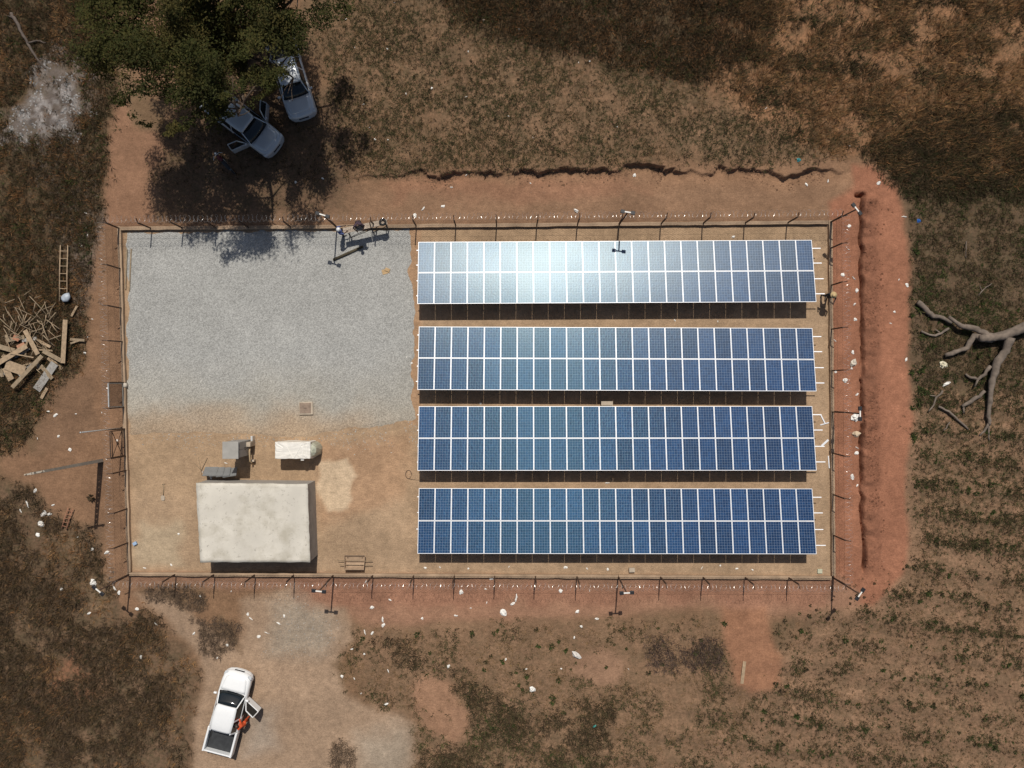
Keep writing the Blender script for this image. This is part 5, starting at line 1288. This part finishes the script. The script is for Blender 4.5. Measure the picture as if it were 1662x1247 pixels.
dead('cut_branch', 'long wavy branch lying at the foot of the dead tree', [([(1523, 660, .08), (1540, 668, .1), (1550, 678, .09), (1562, 687, .08), (1571, 697, .06)], .06, .05, 'branch')], 'branch', 70)
dead('cut_branch', 'short pale stick below the long wavy branch', [([(1542, 686, .05), (1535, 694, .05), (1531, 700, .05)], .04, .03, 'branch')], 'branch', 80)
dead('cut_branch', 'bare forked twig above the fallen tree', [([(1588, 480, .08), (1596, 470, .12), (1610, 460, .1)], .03, .02, 'branch'), ([(1594, 473, .1), (1590, 462, .1)], .02, .012, 'stub')], 'branch', 90)
dead('cut_branch', 'long dead branch lying in the dark scrub at the upper left corner', [([(18, 22, .15), (28, 38, .2), (38, 58, .22), (48, 76, .2), (60, 95, .15), (75, 113, .1)], .09, .05, 'branch'), ([(30, 40, .2), (22, 30, .2), (10, 25, .12)], .06, .03, 'limb'), ([(44, 70, .2), (60, 66, .2), (75, 70, .14)], .05, .03, 'limb')], 'branch', 100, mat('dark_dead_wood', (.11, .085, .068), .95, 0, .3, 4))
dead('cut_branch', 'thin upright dead stem in the field right of the track', [([(1568, 392, .05), (1568, 405, .3), (1568, 420, .05)], .025, .018, 'branch')], 'branch', 110)

# ------------------------------------------------------------------ individual weeds and litter
def plant_mesh(seed, cols, nb, ln, wd):
    r = np.random.default_rng(seed); N = nb
    a = r.uniform(0, 2 * PI, N); le = np.clip(r.normal(.85, .35, N), .15, 1.45); l = ln * r.uniform(.5, 1.1, N); off = r.uniform(0, .3, N) * ln
    b = np.stack([np.cos(a) * off, np.sin(a) * off, np.zeros(N)], 1); d = np.stack([np.cos(a) * np.sin(le), np.sin(a) * np.sin(le), np.cos(le)], 1)
    s = np.stack([-np.sin(a), np.cos(a), r.normal(0, .2, N)], 1) * (wd * r.uniform(.6, 1.3, N))[:, None]
    V = np.stack([b, b + d * l[:, None] * .45 - s, b + d * l[:, None], b + d * l[:, None] * .5 + s], 1); V[:, 2, 2] -= .12 * l
    t = np.array(cols)[r.integers(0, len(cols), N)] * r.uniform(.7, 1.3, N)[:, None]
    me = np_mesh('weed', V.reshape(-1, 3), np.arange(N * 4).reshape(-1, 4), 4, np.repeat(t, 4, 0)); me.materials.append(M_grass); return me
PM = [plant_mesh(400 + k, (GREEN, GREEN + OLIVE, OLIVE + DARK[:2], DARK)[k % 4], 34, (.17, .22, .20, .15)[k % 4], .026) for k in range(8)]
rp_ = np.random.default_rng(55)
def plants(poly, n, size, label, group, kinds=range(8), rows=0.0, name='weed'):
    pts = [px2(*p) for p in poly]; xs = [p[0] for p in pts]; ys = [p[1] for p in pts]; c = 0; tries = 0
    while c < n and tries < n * 60:
        tries += 1
        x, y = rp_.uniform(min(xs), max(xs)), rp_.uniform(min(ys), max(ys)); X, Y = np.array([x]), np.array([y])
        if not in_poly(X, Y, pts)[0]: continue
        if rows and math.sin((y + .12 * x) * 2 * PI / rows) < .1: continue
        o = link_mesh(name, PM[int(rp_.choice(list(kinds)))]); o.location = (x, y, float(gz(X, Y)[0])); s = size * rp_.uniform(.6, 1.4); o.scale = (s, s, s * rp_.uniform(.8, 1.2)); o.rotation_euler = (0, 0, rp_.uniform(0, 6.28))
        tag(o, label, 'weed', group); c += 1
plants([(1490, 680), (1660, 680), (1660, 1240), (1100, 1240), (1280, 1090), (1290, 1020), (1440, 985)], 140, .95, 'small green weed standing out in the rows of the lower right field', 'green weeds in the lower right field', (0, 1, 4, 5, 2, 6), 1.75)
plants([(1395, 945), (1480, 915), (1480, 985), (1290, 1010), (1260, 1000)], 22, .7, 'dark little weed on bare red earth near the lower right fence corner', 'weeds by the lower right fence corner', (2, 3, 6, 7))
plants([(1478, 400), (1500, 400), (1500, 720), (1478, 720)], 18, 1.2, 'green weed growing along the right edge of the red track', 'weeds along the red track', (0, 1, 4, 5))
plants([(1500, 430), (1660, 430), (1660, 660), (1500, 660)], 26, 1.1, 'green weed growing around the fallen tree', 'weeds around the fallen tree', (0, 1, 4, 5, 2))
plants([(570, 30), (700, 60), (1180, 200), (1290, 262), (1000, 268), (600, 275)], 55, .62, 'dark little weed dotted over the fallow ground above the yard', 'weeds on the upper fallow ground', (2, 3, 6, 7))
plants([(560, 1050), (640, 1050), (900, 1180), (1180, 1050), (1180, 1000), (900, 1020), (600, 1030)], 40, .95, 'green weed growing on the ground just below the lower fence', 'weeds below the lower fence', (0, 1, 2, 4, 5))
o = link_mesh('dry_shrub', PM[3]); o.location = GP(149, 808); o.scale = (2.2, 2.2, 2.6); tag(o, 'dark dry shrub on bare earth beside the utility pole shadow', 'shrub')

def scrap_mesh(seed, w, l):
    r = random.Random(seed); m = MB(); n = 9; ring_ = []
    for k in range(n):
        a = 2 * PI * k / n; q = r.uniform(.55, 1.1); ring_.append((math.cos(a) * l / 2 * q, math.sin(a) * w / 2 * q, r.uniform(.004, .03)))
    ring2 = [(x * .5 + r.uniform(-.02, .02), y * .5 + r.uniform(-.02, .02), r.uniform(.03, .09)) for x, y, z in ring_]
    vs = ring_ + ring2 + [(0, 0, r.uniform(.03, .08))]
    fs = [(k, (k + 1) % n, n + (k + 1) % n, n + k) for k in range(n)] + [(n + k, n + (k + 1) % n, 2 * n) for k in range(n)]
    m.add(vs, fs, 0, False); return m.mesh('plastic_scrap', M_white)
SM = [scrap_mesh(500 + k, *((.22, .34), (.16, .30), (.28, .32), (.10, .42))[k % 4]) for k in range(12)]
LIT = [
 ('white plastic scrap on the strip of earth below the bottom array', 'scraps below the bottom array', [(690, 922, .7), (714, 921, .6), (760, 923, .5), (826, 920, .5), (918, 921, .9), (953, 923, .6), (986, 924, .6), (1139, 922, .6), (1196, 923, .6), (1221, 925, .7), (1169, 918, .4)]),
 ('white plastic scrap littering the earth just outside the lower fence', 'scraps outside the lower fence', [(594, 944, .9), (604, 986, 1), (633, 974, .8), (749, 961, 1.2), (790, 978, .6), (798, 939, 1.0), (788, 956, .6), (818, 994, 1.6), (838, 970, 1.4), (832, 980, 1.0), (740, 999, 1.0), (910, 959, .9), (957, 959, .6), (937, 993, 1.0), (764, 987, .5), (685, 1004, .7), (621, 1006, 1.3), (622, 1015, 1.0)]),
 ('white plastic scrap among the weeds below the lower fence', 'scraps among the lower weeds', [(969, 1004, 1.0), (943, 1017, .6), (592, 1027, .9), (604, 1028, .8), (571, 1054, .8), (591, 1062, .5), (630, 1089, .9), (728, 1081, .9), (627, 1143, 1.1), (555, 1098, .8), (575, 1102, .6), (821, 1070, .6), (854, 1086, .6), (911, 1085, .4), (1020, 1086, .4), (932, 1035, .6), (586, 1126, .5)]),
 ('white plastic scrap on the strip between right fence and trench', 'scraps between right fence and trench', [(1368, 446, .9), (1386, 452, 1.0), (1391, 472, 1.0), (1387, 494, .8), (1388, 519, .9), (1355, 553, .7), (1384, 572, .9), (1391, 640, .9), (1390, 736, .9), (1391, 727, .6), (1383, 774, 1.2), (1391, 788, .8), (1356, 604, .6), (1377, 405, .7), (1382, 598, .6)]),
 ('white plastic scrap on or beside the red earth track', 'scraps on the red track', [(1459, 454, .5), (1452, 506, .6), (1446, 525, .6), (1472, 463, 1.0), (1471, 584, 1.0), (1426, 297, .9), (1467, 352, .9), (1309, 300, .8), (1344, 294, .8), (1378, 367, .8)]),
 ('small white scrap dotted over the fallow ground above the yard', 'scraps on the upper fallow ground', [(641, 5, .5), (629, 80, .5), (760, 84, .5), (785, 33, .5), (590, 170, .5), (609, 227, .5), (659, 153, .5), (701, 144, .5), (757, 158, .5), (842, 48, .6), (939, 102, .4), (957, 100, .4), (1003, 149, .4), (825, 190, .4), (865, 226, .4), (630, 228, .4), (600, 208, .5), (1001, 207, .4), (576, 78, .4), (562, 32, .4), (1242, 177, .5), (1379, 237, .5), (1420, 236, .5), (1046, 68, .4)]),
 ('white plastic scrap on the bare earth above the upper fence', 'scraps above the upper fence', [(757, 284, .7), (733, 304, .6), (861, 298, .5), (1030, 285, .9), (687, 339, 1.1), (719, 335, .9), (935, 344, .9), (674, 350, .9), (862, 353, .6), (803, 366, .5), (524, 290, .8), (480, 296, .6), (1211, 365, .5), (1190, 385, .8)]),
 ('white plastic scrap beside the path left of the fence', 'scraps beside the left path', [(139, 346, .7), (140, 370, .6), (142, 382, .6), (132, 400, .5), (150, 518, .5), (137, 573, .6), (142, 547, .5), (90, 674, 1.0), (78, 668, .8), (113, 730, .8), (61, 712, .6), (95, 708, .7), (123, 672, .5), (190, 715, .5), (165, 670, .4)]),
 ('pale plastic bag among the dark weeds at lower left', 'bags in the lower left weeds', [(71, 834, 1.6), (80, 835, 1.2), (68, 850, 1.5), (45, 818, 1.3), (57, 797, 1.0), (86, 820, .9), (62, 868, 1.0), (34, 830, 1.0), (150, 892, .9), (173, 897, 1.3), (151, 946, 1.8), (186, 955, 1.2), (193, 962, 1.0), (145, 995, 1.0), (222, 989, .8), (253, 1013, .8), (229, 1066, .9), (126, 872, .5), (100, 957, .8)]),
 ('white plastic scrap on the ground near the white pickup', 'scraps near the white pickup', [(407, 1004, 1.0), (402, 997, .8), (315, 1028, .9), (369, 1047, .8), (452, 1012, 1.0), (461, 1000, .7), (353, 1068, .6), (420, 1033, .8), (432, 1027, .7), (325, 968, .5), (375, 960, .5)]),
 ('pale scrap lying on the sand inside the yard', 'scraps inside the yard', [(395, 727, .7), (367, 752, .8), (343, 776, .7), (329, 766, .5), (290, 867, .6), (235, 922, .8), (278, 917, .6), (660, 580, .6), (668, 590, .5), (986, 784, .8), (1095, 520, .5), (1165, 522, .5), (780, 655, .5), (635, 735, .4)])]
q = 0
for lab, grp, pts in LIT:
    for (u, v, s) in pts:
        o = link_mesh('plastic_scrap', SM[q % 12]); o.location = GP(u, v, .005); o.rotation_euler = (0, 0, q * 2.39); o.scale = (s, s, s); tag(o, lab, 'scrap', grp); q += 1
def big_scrap(u, v, s, label, m=None, rz=0.0, k=0):
    me = SM[k].copy(); me.materials.clear(); me.materials.append(m or M_white)
    o = link_mesh('plastic_sheet', me); o.location = GP(u, v, .01); o.scale = (s, s, s * 1.2); o.rotation_euler = (0, 0, rz); tag(o, label, 'plastic sheet'); return o
big_scrap(1531, 593, 2.1, 'large cream plastic sheet below the left limb of the fallen tree', mat('cream_plastic', (.70, .64, .46), .6), .3, 2)
big_scrap(1537, 623, 1.9, 'long white strip below the cream sheet by the fallen tree', None, .5, 3)
big_scrap(1372, 618, 1.3, 'white crumpled sheet near the middle of the right fence', None, .9, 2)
big_scrap(1385, 590, 1.9, 'pale crumpled sheet at the trench beside the middle array gap', mat('dusty_plastic', (.58, .52, .42), .6), 1.2, 0)
big_scrap(1388, 678, 2.2, 'white crumpled bag at the trench near the third array', None, 1.4, 2)
big_scrap(1389, 705, 1.9, 'beige plastic sheet at the trench below the white bag', mat('beige_plastic', (.60, .47, .32), .6), .2, 0)
big_scrap(936, 1063, 2.6, 'torn white plastic sheet above the round bare patch', mat('dusty_white', (.64, .60, .54), .6), -.5, 1)
big_scrap(864, 1119, 1.6, 'white rounded bag in the dark weeds below the bare oval patch', None, .2, 2)
big_scrap(935, 342, 1.2, 'white sheet on the earth beside the upper fence', None, -.3, 1)
big_scrap(1293, 263, 1.1, 'small teal plastic piece on the earth near the track bend', mat('teal_plastic', (.05, .25, .25), .5), .4, 2)
big_scrap(1491, 359, 1.1, 'small blue plastic piece in weeds right of the track', mat('blue_plastic', (.03, .13, .42), .5), .2, 2)
big_scrap(965, 1178, 1.0, 'small teal scrap in the green weeds at bottom centre', mat('teal_plastic2', (.05, .28, .24), .5), .7, 1)
print('GRASS TRIS', NT, 'LEAVES', N)
